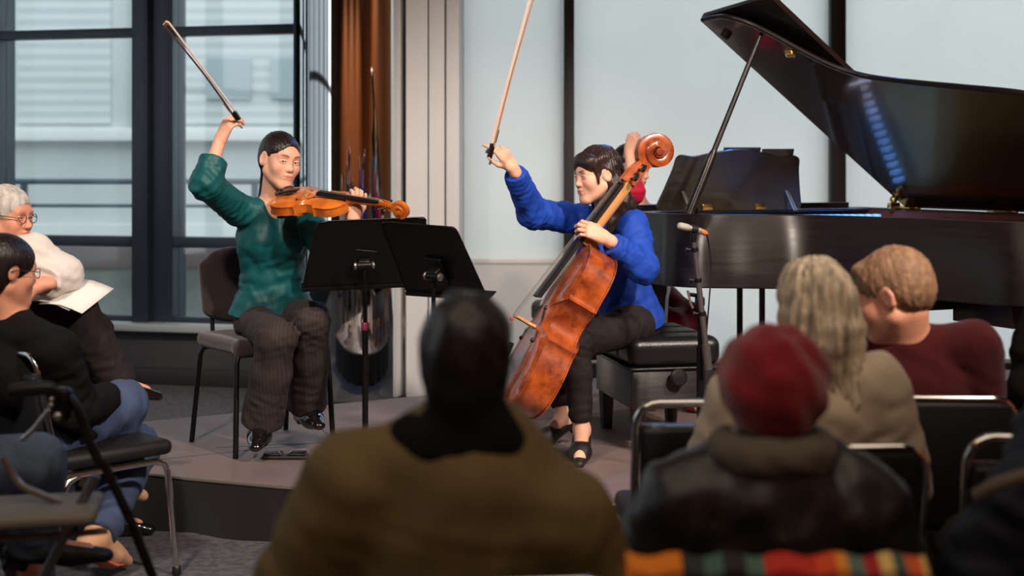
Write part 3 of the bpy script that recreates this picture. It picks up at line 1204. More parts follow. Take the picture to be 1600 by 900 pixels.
# ================================================================== grand piano
TH, PHI = math.radians(-65), math.radians(36)
PO = np.array([2.076, 7.2, 1.235])
ph_ = np.array([math.cos(TH), math.sin(TH), 0])
pv_ = np.array([math.sin(TH), -math.cos(TH), 0])
pz_ = np.array([0, 0, 1.0])
pq_ = math.cos(PHI) * pv_ + math.sin(PHI) * pz_
pn_ = np.cross(ph_, pq_)
pn_ = pn_ if pn_[2] > 0 else -pn_


def Pp(u, v, z=0.0):
    return PO + ph_ * u + pv_ * v + pz_ * z


def Lp(u, v, n=0.0):
    return PO + pz_ * 0.004 + ph_ * u + pq_ * v + pn_ * n


curve = catmull([(0.0, 1.57), (0.18, 1.565), (0.30, 1.50), (0.38, 1.40), (0.46, 1.27), (0.56, 1.14), (0.70, 1.05), (0.93, 0.985), (1.2, 0.925), (1.48, 0.86), (1.62, 0.79), (1.70, 0.66), (1.72, 0.45),
                 (1.70, 0.22), (1.64, 0.07), (1.55, 0.0)], 6)
piano = thing('grand_piano', (PO[0], PO[1], STAGE), 'black grand piano with raised lid and long bentside facing the hall', 'grand piano')
# rim: outer wall and inner wall
rimtop, rimbot, th = 0.0, -0.335, 0.07
oc = [np.array(c) for c in curve]
oc = [np.array([-0.34, 1.57])] + oc + [np.array([-0.34, 0.0])]
cen = np.array([0.55, 0.62])


def inset(pts, d):
    out = []
    k = len(pts)
    for i in range(k):
        a = pts[max(0, i - 1)]
        b = pts[min(k - 1, i + 1)]
        tt = (b - a) / (np.linalg.norm(b - a) + 1e-9)
        nn = np.array([tt[1], -tt[0]])
        if np.dot(nn, cen - pts[i]) < 0:
            nn = -nn
        out.append(pts[i] + nn * d)
    return out


ic = inset(oc, th)
m = MB()
m.grid([[Pp(*p, rimbot) for p in oc], [Pp(*p, rimtop - 0.004) for p in oc], [Pp(*p, rimtop) for p in inset(oc, 0.004)], [Pp(*p, rimtop) for p in inset(oc, th - 0.004)],
        [Pp(*p, rimtop - 0.004) for p in ic], [Pp(*p, rimbot) for p in ic], [Pp(*p, rimbot) for p in oc]])
m.build('rim', M_PIANO, piano, angle=50)
m = MB()
ic2 = inset(oc, th + 0.004)
m.grid([[Pp(*p, rimtop - 0.012) for p in ic], [Pp(*p, rimtop - 0.012) for p in ic2], [Pp(*p, rimtop - 0.19) for p in ic2]])
m.build('inner_veneer', M_CHERRY, piano)
ins = [p for p in inset(oc, th * 0.6)]
m = MB().prism(ins, lambda p: Pp(p[0], p[1], rimtop - 0.12), lambda p: Pp(p[0], p[1], rimtop - 0.15))
m.build('iron_frame', M_GOLD, piano, smooth=False)
m = MB().prism([p for p in inset(oc, 0.01)], lambda p: Pp(p[0], p[1], rimbot + 0.03), lambda p: Pp(p[0], p[1], rimbot - 0.005))
m.build('bottom_board', M_PIANO, piano, smooth=False)
RP = np.stack([ph_, pv_, pz_], 1)
# strings as one ribbed group over the frame
m = MB()
for k in range(40):
    v = 0.12 + 1.3 * k / 39
    ue = 1.55 if v < 0.7 else np.interp(v, [0.7, 0.86, 0.985, 1.14, 1.4, 1.5], [1.5, 1.35, 0.8, 0.45, 0.28, 0.2])
    m.tube([Pp(-0.05, v, -0.10), Pp(ue, v * 0.9, -0.105)], 0.0012, 4)
m.build('strings', M_SILVER, piano)
# keyboard end
m = MB().box(Pp(-0.40, 0.785, -0.30), (0.62, 1.57, 0.10), RP, 0.01)
m.build('keybed', M_PIANO, piano)
for v in (0.045, 1.525):
    m = MB()
    pr = [(-0.34, 0), (-0.34, -0.26), (-0.70, -0.26), (-0.70, -0.20), (-0.68, -0.15), (-0.60, -0.13), (-0.48, -0.11), (-0.40, -0.03), (-0.36, 0)]
    m.prism(pr, lambda p: Pp(p[0], v - 0.045, p[1]), lambda p: Pp(p[0], v + 0.045, p[1]))
    m.build('cheek', M_PIANO, piano, smooth=False)
MB().box(Pp(-0.405, 0.785, -0.06), (0.025, 1.46, 0.17), RP, 0.004).build('fallboard', M_PIANO, piano)
MB().box(Pp(-0.695, 0.785, -0.23), (0.03, 1.46, 0.05), RP, 0.005).build('key_slip', M_PIANO, piano)
kbd = MB()
for k in range(52):
    kbd.box(Pp(-0.545, 0.175 + 1.22 * (k + 0.5) / 52, -0.168), (0.15 + 0.1, 0.0222, 0.02), RP)
kbd = kbd.build('white_keys', M_IVORY, piano, smooth=False)
m = MB()
for k in range(51):
    if (k + 5) % 7 not in (1, 4):
        m.box(Pp(-0.50, 0.175 + 1.22 * (k + 1) / 52, -0.152), (0.095, 0.011, 0.022), RP)
m.build('black_keys', M_PIANO, piano, smooth=False)
MB().box(Pp(-0.28, 0.785, -0.01), (0.15, 1.44, 0.014), RP, 0.003).build('desk_tray', mat('tray_satin', lin(40, 46, 58), 0.22), piano)
M_FELT = mat('damper_felt', lin(232, 230, 226), 0.8)
for k in range(15):
    f_ = k / 14
    MB().box(Pp(-0.185 + 0.115 * f_, 0.735 - 0.60 * f_, -0.055), (0.05, 0.028, 0.05), RP, 0.006).build('damper', M_FELT, piano)
# lid
lo_ = [np.array([0.0, 0.0])] + [np.array(c) for c in curve]
m = MB().prism(lo_, lambda p: Lp(p[0], p[1], 0.0), lambda p: Lp(p[0], p[1], 0.024))
m.slot(0)
lid = m.build('lid', [M_LID], piano, smooth=False)
m = MB().tube([Lp(p[0], p[1], 0.012) for p in curve], 0.0135, 8)
m.build('lid_edge', M_PIANO, lid)
m = MB().prism([(-0.02, 0.0), (0.50, 0.0), (0.50, 1.575), (-0.02, 1.575)], lambda p: Lp(p[0], p[1], 0.030 + 0.10 * max(0, p[0])), lambda p: Lp(p[0], p[1], 0.054 + 0.10 * max(0, p[0])))
m.build('front_flap', M_PIANO, piano, smooth=False)
for v in (0.25, 0.8, 1.35):
    MB().tube([Lp(-0.02, v - 0.06, 0.03), Lp(-0.02, v + 0.06, 0.03)], 0.008, 10).build('flap_hinge', M_BRASS, piano)
for u in (0.03, 0.7, 1.35):
    h = MB().tube([Pp(u - 0.07, -0.004, 0.004), Pp(u + 0.07, -0.004, 0.004)], 0.010, 10)
    h.box(Pp(u, 0.03, 0.006), (0.12, 0.05, 0.006), RP)
    h.build('lid_hinge', M_BRASS, piano)
h = MB().box(Pp(0.005, 0.085, 0.015), (0.03, 0.07, 0.035), RP, 0.008).ball(Pp(0.0, 0.08, 0.05), (0.022, 0.022, 0.02)).build('lid_lock', M_BRASS, piano)
bu = Lp(0.28 + 0.12, 1.28, -0.01)
MB().ball(bu, (0.028, 0.016, 0.018), 10, np.stack([ph_, pq_, pn_], 1)).cyl(bu, bu + pn_ * 0.012, 0.03).build('prop_socket', M_BRASS, lid)
MB().lathe([(0.024, 0), (0.024, 0.02), (0.012, 0.024)], Lp(0.08, 1.46, 0), -pn_).build('lid_bumper', M_BLKP, lid)
# prop stick
pa, pb = Pp(0.20, 1.47, 0.0), Lp(0.32, 1.42, -0.005)
d_ = pb - pa
m = MB().tube([pa + d_ * 0.0, pa + d_ * 0.2, pa + d_ * 0.33, pa + d_ * 0.36], [0.024, 0.024, 0.020, 0.012], 12)
m.build('prop_sleeve', M_PIANO, piano)
MB().tube([pa + d_ * 0.33, pa + d_ * 0.9, pb], [0.0135, 0.0125, 0.010], 12).build('prop_stick', M_PIANO, piano)
MB().tube([Pp(0.16, 1.40, -0.004), pa + d_ * 0.10], 0.009, 8).build('short_prop', M_PIANO, piano)
# music desk: shaped panel, seen from behind
du, dv0, dv1, dh = -0.12, 0.0, 0.0, 0.30
prof = [(0.03, 0.0), (0.0, 0.02), (0.03, 0.10), (0.065, 0.20), (0.075, 0.25), (0.09, 0.268), (0.12, 0.274), (0.20, 0.268), (0.30, 0.283), (0.42, 0.300), (0.5, 0.304)]
prof = [tuple(p) for p in catmull(prof, 4)]
prof = prof + [(1 - x, y) for x, y in reversed(prof[:-1])]
dc, dw = 1.02, 0.86
tilt = 0.32


def Dp(p, o=0.0):
    v = dc + dw * (0.5 - p[0])
    return Pp(du + p[1] * tilt + o * 0.95, v, 0.0 + p[1] - o * 0.3)


desk = MB().prism(prof, lambda p: Dp(p, 0.0), lambda p: Dp(p, -0.018)).build('music_desk', M_PIANO, piano, smooth=False)
for x in (0.15, 0.87):
    MB().tube([Dp((x, 0.10), 0.004), Pp(du + 0.11, dc + dw * (0.5 - x), 0.0)], 0.007, 8, flat=(1.6, 0.5)).build('desk_strut', M_SILVER, desk)
for x in (0.33, 0.7):
    MB().box(Dp((x, 0.02), 0.006), (0.012, 0.06, 0.03), RP, 0.003).build('desk_hinge', M_BRASS, desk)
# legs with casters, lyre
for u, v in ((-0.30, 1.36), (-0.30, 0.2), (1.45, 0.42)):
    p0 = Pp(u, v, 0)
    lg = MB()
    z1 = PO[2] + rimbot - 0.005
    lg.tube([(p0[0], p0[1], z1), (p0[0], p0[1], z1 - 0.06), (p0[0], p0[1], z1 - 0.10), (p0[0], p0[1], STAGE + 0.14), (p0[0], p0[1], STAGE + 0.10)], [0.085, 0.085, 0.075, 0.048, 0.055], 8)
    lg = lg.build('leg', M_PIANO, piano, angle=20)
    cs = MB().lathe([(0.03, 0), (0.034, 0.006), (0.034, 0.028), (0.03, 0.034)], (p0[0] - 0.017, p0[1], STAGE + 0.04), (1, 0, 0))
    cs.cyl((p0[0], p0[1], STAGE + 0.06), (p0[0], p0[1], STAGE + 0.11), 0.022)
    cs.build('caster', M_BRASS, lg)
ly = MB()
for s in (-0.07, 0.07):
    ly.tube([Pp(-0.28, 0.785 + s, rimbot), Pp(-0.28, 0.785 + s, -0.87)], 0.016, 10)
ly.box(Pp(-0.28, 0.785, -0.90), (0.10, 0.26, 0.09), RP, 0.012)
ly = ly.build('pedal_lyre', M_PIANO, piano)
for s in (-0.07, 0, 0.07):
    MB().box(Pp(-0.40, 0.785 + s, -0.93), (0.17, 0.03, 0.008), RP, 0.003).build('pedal', M_BRASS, ly)
for u, v, w_, d2 in ((0.95, 0.75, 0.5, 0.05), (1.35, 0.55, 0.34, 0.10)):
    MB().box(Pp(u, v, rimbot - d2 / 2), (w_, 0.45, d2), RP, 0.004).build('brace_block', M_PIANO, piano)
# things standing on the music desk
def desk_item(px0, px1, py0, name, label, cat, mm, thick, edge):
    x0 = None
    tc = []
    for px, py in ((px0, py0), (px1, py0), (px1, 262), (px0, 262)):
        # meet the plane just behind the desk panel
        d = np.array([(px - 800) / F, 1, -(py - HY) / F])
        A_ = np.stack([d, -pv_, -(ph_ * tilt + pz_)], 1)
        tt, v_, y_ = np.linalg.solve(A_, Pp(du - 0.03, 0) - np.array([0, 0, CAM_H]))
        tc.append((v_, y_))
    (va, ya), (vb, yb) = tc[0], tc[1]
    bot = 0.02

    def Q(v_, y_, o):
        return Pp(du - 0.024 + y_ * tilt - o, v_, y_ + o * 0.3)
    t_ = thing(name, Q((va + vb) / 2, bot, 0), label, cat)
    ol = [(va, bot), (vb, bot), (vb, yb), (va, ya)]
    MB().prism(ol, lambda p: Q(p[0], p[1], 0.0), lambda p: Q(p[0], p[1], thick)).build('back_cover', mm, t_, smooth=False)
    ol2 = [(va - 0.006, bot + 0.01), (vb + 0.006, bot + 0.01), (vb + 0.006, yb - 0.008), (va - 0.006, ya - 0.008)]
    MB().prism(ol2, lambda p: Q(p[0], p[1], thick), lambda p: Q(p[0], p[1], thick + 0.002)).build(edge[0], edge[1], t_, smooth=False)
    return t_


desk_item(1132, 1188, 231, 'tablet', 'dark tablet with blue-lit top edge standing on the piano desk', 'tablet', mat('tablet_case', lin(34, 40, 56), 0.35), 0.012, ('screen', mat('tablet_glass', lin(18, 20, 24), 0.1)))
desk_item(1191, 1240, 233, 'score_booklet', 'dark thin booklet standing beside the tablet on the piano desk', 'booklet', mat('booklet_cover', lin(40, 40, 42), 0.7, bump=0.4, bscale=120), 0.006, ('page_block', M_PAPER))

# low rail at the back of the stage, right
t = thing('stage_rail', (3.1, 7.0, STAGE), 'low dark rail with a clamp beyond the maroon sweater, right of his chair', 'rail')
MB().box((3.1, 6.98, STAGE + 0.02), (2.0, 0.03, 0.022), None, 0.004).build('bar', M_BLKM, t)
for x in (2.35, 2.58, 3.6):
    MB().lathe([(0.02, -0.02), (0.02, 0.0), (0.012, 0.004), (0.012, 0.014)], (x, 6.98, STAGE + 0.02)).build('clamp_bolt', M_BLKM, t)
# ================================================================== violin family
def varnish(name, c1, c2, sc):
    m = mat(name, c1, 0.28, spec=0.5, coat=0.7, coat_rough=0.10)
    nt = m.node_tree
    N, L = nt.nodes, nt.links
    tc = N['Texture Coordinate']
    mp = N.new('ShaderNodeMapping')
    mp.inputs['Scale'].default_value = (sc * 1.0, sc * 0.35, sc)
    L.new(tc.outputs['Object'], mp.inputs[0])
    n = N.new('ShaderNodeTexNoise')
    n.inputs['Scale'].default_value = 1.0
    n.inputs['Detail'].default_value = 7
    n.inputs['Roughness'].default_value = 0.65
    L.new(mp.outputs[0], n.inputs['Vector'])
    cr = N.new('ShaderNodeValToRGB')
    cr.color_ramp.elements[0].position = 0.35
    cr.color_ramp.elements[0].color = c2
    cr.color_ramp.elements[1].position = 0.62
    cr.color_ramp.elements[1].color = c1
    L.new(n.outputs['Fac'], cr.inputs[0])
    L.new(cr.outputs[0], N['Principled BSDF'].inputs['Base Color'])
    return m


M_VV = varnish('violin_varnish', lin(222, 124, 44), lin(178, 84, 26), 16)
M_CV = varnish('cello_varnish', lin(180, 86, 36), lin(108, 42, 18), 13)
M_EBONY = mat('ebony', lin(26, 22, 22), 0.28)
M_STRING = mat('string', lin(190, 186, 180), 0.3, metal=0.8)
M_MAPLE = mat('maple', lin(206, 150, 92), 0.45)
M_PURF = mat('purfling', lin(70, 34, 14), 0.4)

SEG_A = [(0, 0), (0.004, 0.09), (0.026, 0.18), (0.08, 0.25), (0.155, 0.281), (0.22, 0.286), (0.29, 0.277), (0.35, 0.258), (0.385, 0.252), (0.408, 0.266)]
SEG_B = [(0.408, 0.266), (0.418, 0.236), (0.45, 0.188), (0.49, 0.163), (0.53, 0.156), (0.58, 0.165), (0.62, 0.190), (0.642, 0.216), (0.652, 0.240)]
SEG_C = [(0.652, 0.240), (0.675, 0.225), (0.71, 0.227), (0.76, 0.235), (0.81, 0.236), (0.87, 0.222), (0.92, 0.19), (0.96, 0.14), (0.985, 0.088), (0.997, 0.04), (1.0, 0.0)]


def bout_outline():
    half = []
    for S in (SEG_A, SEG_B, SEG_C):
        c = catmull(S, 5)
        half += [tuple(p) for p in (c if S is SEG_C else c[:-1])]
    right = [(x, y) for y, x in half]
    left = [(-x, y) for y, x in reversed(half[1:-1])]
    return right + left


def string_instrument(name, label, bottom, top, normal, L, wood, rib, bridge_h, big, chin=False, wide=1.0):
    Y = unit(np.asarray(top) - np.asarray(bottom))
    Z = np.asarray(normal, float)
    Z = unit(Z - Y * np.dot(Z, Y))
    X = np.cross(Y, Z)
    o = np.asarray(bottom, float)
    R3 = np.stack([X, Y, Z], 1)

    def G(x, y, z):
        return o + L * (X * x * wide + Y * y + Z * z)
    t = thing(name, o, label, name)
    ol = bout_outline()
    cy = 0.53

    def plate(sign, z0, arch):
        ts = [1.0, 1.0, 0.985, 0.965, 0.955, 0.90, 0.80, 0.66, 0.5, 0.33, 0.16, 0.0]
        rows = []
        for i, tt in enumerate(ts):
            z = (arch * (1 - tt ** 2.6) - (0.006 if 0.9 < tt < 0.97 else 0)) if i > 1 else (0.004 if i == 1 else -0.004)
            rows.append([G(x * tt, cy + (y - cy) * tt, z0 + sign * (z + 0.004)) for x, y in ol])
        m = MB()
        n = len(ol)
        for i in range(len(rows) - 1):
            m.slot(1 if i == 3 else 0)
            m.grid([rows[i], rows[i + 1]], True)
        return m
    plate(1, 0.0, 0.042).build('top_plate', [wood, M_PURF], t, angle=50)
    plate(-1, -rib, 0.040).build('back_plate', [wood, M_PURF], t, angle=50)
    m = MB()
    ir = [(x * 0.972, cy + (y - cy) * 0.982) for x, y in ol]
    m.grid([[G(x, y, 0.0) for x, y in ir], [G(x, y, -rib) for x, y in ir]], True)
    m.build('ribs', wood, t, angle=40)
    # f-holes
    for s in (-1, 1):
        P = catmull([(0.055, 0.565), (0.047, 0.578), (0.037, 0.568), (0.045, 0.55), (0.075, 0.51), (0.102, 0.46), (0.125, 0.41), (0.137, 0.385), (0.130, 0.368), (0.117, 0.374)], 5)
        w = [0.004 + 0.005 * math.sin(math.pi * i / (len(P) - 1)) for i in range(len(P))]
        pts, rr = [], []
        for (x, y), r in zip(P, w):
            tt = max(abs(x) / (0.163 if 0.43 < y < 0.63 else 0.25), abs(y - cy) / 0.5)
            pts.append(G(s * x, y, 0.0065 + 0.042 * (1 - min(1, tt) ** 2.6)))
            rr.append(r * L)
        m = MB().tube(pts, rr, 8, flat=(1, 0.25), up=Z)
        m.ball(pts[0], 0.011 * L, 6).ball(pts[-1], 0.013 * L, 6)
        m.build('sound_hole', M_EBONY, t)
    # neck, fingerboard, nut
    ny = 1.37
    zb, zn = 0.045 if not big else 0.065, 0.010 if not big else -0.030      # fingerboard underside heights
    m = MB()
    rows = []
    for yy, zz, ww, dd in ((0.975, -0.05, 0.040, 0.13), (1.0, -0.06, 0.040, 0.13), (1.03, -0.01, 0.037, 0.075), (1.07, 0.02, 0.034, 0.055), (1.2, 0.024, 0.033, 0.052), (1.34, 0.024, 0.033, 0.050), (1.39, 0.02, 0.034, 0.056), (1.41, 0.01, 0.034, 0.06)):
        top_ = zn + 0.006 + (zb + 0.03 - zn) * (ny - min(yy, ny)) / (ny - 0.60) - 0.002
        ring = []
        for k in range(12):
            a = math.pi * k / 11
            ring.append(G(ww * math.cos(a), yy, top_ - (dd if yy < 1.02 else (0.085 if yy < 1.05 else 0.06)) * math.sin(a) * 0.9))
        rows.append(ring)
    m.grid(rows, True)
    m.raw(rows[0], [tuple(range(12))]).raw(rows[-1], [tuple(range(12))])
    m.build('neck', wood if not big else M_MAPLE, t, angle=60)
    m = MB()
    rows = []
    ye = 0.60
    for yy in np.linspace(ye, ny, 6):
        f_ = (yy - ye) / (ny - ye)
        hw = 0.060 * (1 - f_) + 0.034 * f_
        zz = (zb + 0.03) * (1 - f_) + (zn + 0.005) * f_
        ring = [G(-hw, yy, zz)]
        for k in range(9):
            x = -1 + 2 * k / 8
            ring.append(G(hw * x, yy, zz + 0.018 + 0.012 * (1 - x * x)))
        ring.append(G(hw, yy, zz))
        rows.append(ring)
    m.grid(rows, True)
    m.raw(rows[0], [tuple(range(11))]).raw(rows[-1], [tuple(range(11))])
    m.build('fingerboard', M_EBONY, t, angle=40)
    MB().box(G(0, ny + 0.008, zn + 0.028), (0.07 * L, 0.014 * L, 0.03 * L), R3, 0.001).build('nut', M_EBONY, t)
    # pegbox and scroll
    py = []
    for i in range(7):
        f_ = i / 6
        py.append((ny + 0.03 + 0.17 * f_, zn - 0.01 - 0.035 * f_ * f_ - 0.01 * f_, 0.036 - 0.010 * f_, 0.045 - 0.008 * f_))
    rows = []
    for yy, zz, hw, hh in py:
        rows.append([G(-hw, yy, zz - hh), G(hw, yy, zz - hh), G(hw, yy, zz + hh), G(hw * 0.6, yy, zz + hh), G(hw * 0.55, yy, zz + hh * 0.4), G(-hw * 0.55, yy, zz + hh * 0.4), G(-hw * 0.6, yy, zz + hh), G(-hw, yy, zz + hh)])
    m = MB().grid(rows, True)
    m.raw(rows[0], [tuple(range(8))]).raw(rows[-1], [tuple(range(8))])
    m.build('pegbox', wood, t, angle=30)
    # spiral scroll in the y-z plane
    m = MB()
    ce_y, ce_z = ny + 0.268, zn - 0.075
    P, rr = [], []
    for i in range(56):
        f_ = i / 55
        a = math.pi * 1.02 - f_ * math.pi * 4.3
        rad = 0.078 * (1 - f_) ** 0.85 + 0.012
        P.append(G(0, ce_y + rad * math.cos(a), ce_z + rad * math.sin(a) * 1.0))
        rr.append(L * (0.024 * (1 - f_) + 0.010))
    rows = []
    for i, p in enumerate(P):
        f_ = i / 55
        T_ = unit(P[min(i + 1, 55)] - P[max(i - 1, 0)])
        nn = np.cross(T_, X)
        hw = L * (0.028 + 0.026 * f_)
        hh = rr[i]
        rows.append([p + X * hw * a_ + nn * hh * b_ for a_, b_ in ((-1, -0.8), (-0.9, -1), (0.9, -1), (1, -0.8), (1, 0.8), (0.9, 1), (-0.9, 1), (-1, 0.8))])
    m.grid(rows, True)
    m.raw(rows[0], [tuple(range(8))]).raw(rows[-1], [tuple(range(8))])
    m.cyl(G(-0.062 / wide, ce_y, ce_z), G(0.062 / wide, ce_y, ce_z), 0.020 * L)
    m.build('scroll', wood, t, angle=50)
    for i, (yy, s) in enumerate(((ny + 0.06, 1), (ny + 0.09, -1), (ny + 0.125, 1), (ny + 0.155, -1))):
        zz = zn - 0.012 - 0.03 * i / 4
        k = MB().tube([G(-0.04 * s, yy, zz), G(0.07 * s, yy, zz)], 0.009 * L, 10)
        k.tube([G(0.07 * s, yy, zz), G(0.085 * s, yy, zz), G(0.115 * s, yy, zz), G(0.13 * s, yy, zz)], [0.012 * L, 0.020 * L, 0.024 * L, 0.012 * L], 12, flat=(1.0, 0.5), up=Z)
        k.build('peg', M_EBONY, t)
    # bridge, tailpiece, strings
    by = 0.455
    bz0 = 0.046
    pr = [(-0.058, 0), (-0.03, 0), (-0.028, 0.012), (0.028, 0.012), (0.03, 0), (0.058, 0), (0.05, 0.02), (0.035, 0.04), (0.045, bridge_h * 0.62), (0.05, bridge_h * 0.9), (0.028, bridge_h * 0.99), (0, bridge_h * 1.03), (-0.028, bridge_h), (-0.05, bridge_h * 0.93),
          (-0.045, bridge_h * 0.62), (-0.035, 0.04), (-0.05, 0.02)]
    m = MB().prism(pr, lambda p: G(p[0], by - 0.010, bz0 + p[1]), lambda p: G(p[0], by + 0.004, bz0 + p[1]))
    m.build('bridge', M_MAPLE, t, smooth=False)
    tz = bz0 + bridge_h * 0.55
    rows = []
    for yy, hw, zz in ((0.03, 0.022, 0.035), (0.10, 0.034, 0.05), (0.22, 0.048, tz - 0.01), (0.30, 0.058, tz), (0.315, 0.052, tz)):
        rows.append([G(hw * math.cos(a), yy, zz + 0.02 * math.sin(a)) for a in np.linspace(0, math.pi, 9)] + [G(-hw * 0.8, yy, zz - 0.008), G(hw * 0.8, yy, zz - 0.008)])
    m = MB().grid(rows, True)
    m.raw(rows[0], [tuple(range(11))]).raw(rows[-1], [tuple(range(11))])
    m.build('tailpiece', M_EBONY, t, angle=50)
    MB().tube([G(0.015, 0.035, 0.035), G(0.012, -0.006, 0.02), G(0.0, -0.012, -0.03), G(-0.012, -0.006, 0.02), G(-0.015, 0.035, 0.035)], 0.004 * L, 6).build('tail_gut', M_EBONY, t)
    for i in range(4):
        x = (i - 1.5)
        m = MB().tube([G(x * 0.018, 0.30, tz + 0.018), G(x * 0.027, by, bz0 + bridge_h * (1.03 - 0.012 * x * x) + 0.002), G(x * 0.0145, ny + 0.006, zn + 0.045), G(x * 0.008, ny + 0.07 + 0.03 * (i % 4), zn - 0.005)], (0.0011 if big else 0.0006), 6)
        m.build('string', M_STRING, t)
    if chin:
        sd = Sdf()
        sd.ell(G(-0.10, 0.09, 0.055), (0.034, 0.026, 0.007), R3, 0.01)
        sd.ell(G(-0.10, 0.09, 0.075), (0.026, 0.019, 0.006), R3, 0.006, 's')
        sd.cone(G(-0.05, 0.05, 0.05), G(0.02, 0.02, 0.045), 0.008, 0.006, 0.01)
        sd.build('chin_rest', M_EBONY, t, 0.003)
        MB().tube([G(0.20, 0.16, -rib - 0.07), G(0, 0.13, -rib - 0.10), G(-0.2, 0.16, -rib - 0.07)], 0.012, 10, flat=(1.6, 0.5)).build('shoulder_rest', M_EBONY, t)
    else:
        MB().tube([G(0, 0.0, -rib / 2), G(0, -0.05, -rib / 2)], 0.014, 12).build('endpin_collar', M_EBONY, t)
        e = G(0, -0.05, -rib / 2)
        tz_ = (e[2] - STAGE - 0.004) / max(0.2, Y[2])
        MB().tube([e, e - Y * tz_], 0.005, 8).build('endpin', M_SILVER, t)
    if big:
        MB().box(G(0.02, by - 0.03, bz0 + bridge_h + 0.012), (0.018, 0.012, 0.010), R3, 0.003).build('mute', mat('red_mute', lin(200, 40, 36), 0.5), t)
    return t, G, (X, Y, Z)


def bow(name, label, frog_end, tip, hair_dir, wood):
    a, b = np.asarray(frog_end, float), np.asarray(tip, float)
    Y = unit(b - a)
    h = np.asarray(hair_dir, float)
    h = unit(h - Y * np.dot(h, Y))
    L = np.linalg.norm(b - a)
    t = thing(name, a, label, 'bow', 'bows raised by the string players')
    pts, rr = [], []
    for f_ in np.linspace(0.03, 1, 16):
        pts.append(a + Y * L * f_ + h * 0.010 * math.sin(math.pi * min(1, f_)) ** 1.2)
        rr.append(0.0046 - 0.0016 * f_)
    MB().tube(pts, rr, 10).build('stick', wood, t)
    R = np.stack([np.cross(Y, h), Y, h], 1)
    MB().lathe([(0.0045, 0), (0.0055, 0.003), (0.0055, 0.016), (0.0045, 0.02)], a, Y).build('screw_button', M_SILVER, t)
    m = MB().prism([(0.03, 0.003), (0.03, 0.022), (0.085, 0.024), (0.092, 0.018), (0.075, 0.008), (0.075, 0.003)],
                   lambda p: a + Y * p[0] + h * p[1] - R[:, 0] * 0.006, lambda p: a + Y * p[0] + h * p[1] + R[:, 0] * 0.006)
    m.build('frog', M_EBONY, t, smooth=False)
    MB().tube([a + Y * 0.095 + h * 0.002, a + Y * 0.15 + h * 0.003], 0.0054, 10).build('lapping', M_SILVER, t)
    m = MB().prism([(0, 0.002), (-0.012, 0.002), (-0.006, 0.012), (-0.010, 0.024), (0.004, 0.024), (0.012, 0.016)],
                   lambda p: b + Y * p[0] + h * p[1] - R[:, 0] * 0.005, lambda p: b + Y * p[0] + h * p[1] + R[:, 0] * 0.005)
    m.build('bow_head', wood, t, smooth=False)
    m = MB().box((a + Y * 0.088 + b) / 2 + h * 0.0235, (0.013, L - 0.09, 0.0022), R)
    m.build('hair', mat('bow_hair', lin(238, 210, 190), 0.6), t, smooth=False)
    return t


M_BOW = mat('pernambuco', lin(206, 146, 106), 0.4)
cello, CG, CAX = string_instrument('cello', 'reddish brown cello leaning between the knees of the player in blue', W(782, 632, 5.60), W(918, 378, 5.74), (-0.87, -0.20, 0.45), 0.765, M_CV, 0.158, 0.118, True, wide=0.98)
violin, VG, VAX = string_instrument('violin', 'orange brown violin held under the chin of the player in teal', W(432, 307, 5.78), W(556, 316, 5.60), (0.02, -0.44, 0.90), 0.372, M_VV, 0.088, 0.09, False, chin=True, wide=1.0)
bow('violin_bow', 'bow raised high in the hand of the violinist in teal', W(373, 193, 5.78), W(255, 38, 5.20), (0.75, -0.35, 0.35), M_BOW)
bow('cello_bow', 'bow raised upright in the hand of the cellist in blue', W(765, 257, 5.72), W(838, -16, 5.66), (-0.6, -0.7, 0.2), M_BOW)
# ================================================================== people
def skin(name, col):
    return mat(name, col, 0.5, spec=0.35, sss=0.12, tint=True, var=0.05, vscale=40)


SK_A = skin('skin_light', lin(229, 176, 150))
SK_B = skin('skin_old', lin(214, 150, 122))
SK_C = skin('skin_dark', lin(70, 48, 38))
M_EYEW = mat('eye_white', lin(214, 206, 200), 0.25)
M_IRIS = mat('iris_dark', lin(30, 20, 16), 0.15)


def hairmat(name, c, rough=0.42, var=0.35):
    return mat(name, c, rough, spec=0.4, var=var, vscale=60, vstretch=(1, 1, 0.12), bump=0.8, bscale=150, bstretch=(1, 1, 0.08))


H_BLACK = hairmat('hair_black', lin(30, 22, 21), 0.36)
H_BROWN = hairmat('hair_dark_brown', lin(44, 31, 27), 0.38)
H_GREY = hairmat('hair_grey', lin(178, 162, 138), 0.55, 0.55)
H_FAIR = hairmat('hair_sandy_grey', lin(132, 100, 74), 0.65, 0.35)
H_WHITE = hairmat('hair_white', lin(190, 184, 178), 0.55)
M_TEAL = mat('teal_satin', lin(12, 84, 88), 0.5, spec=0.35, bump=0.35, bscale=22, bstretch=(1, 1, 0.5), bdist=0.012)
M_TROU = mat_stripes('pinstripe_wool', [(0.0, lin(47, 38, 37)), (0.86, lin(66, 53, 50))], 64.0, axis=0, rough=0.85)
M_BLUE = mat('blue_crepe', lin(30, 70, 172), 0.65, spec=0.25, bump=0.35, bscale=24, bdist=0.012)
M_BLKT = mat('black_trouser', lin(38, 31, 32), 0.8, spec=0.25)
M_RED = mat('crimson_dress', lin(186, 16, 52), 0.6, spec=0.3)
M_SHOE = mat('patent_black', lin(20, 17, 17), 0.12, spec=0.6, coat=0.6)
M_PUMP = mat('black_pump', lin(24, 22, 23), 0.35, spec=0.5, bump=0.5, bscale=380)
M_OLIVE = mat('olive_canvas', lin(102, 88, 58), 0.85, spec=0.2, var=0.12, vscale=5, bump=0.15, bscale=60)
M_DKSW = mat('dark_knit', lin(22, 21, 22), 0.95, spec=0.1, bump=0.6, bscale=340)
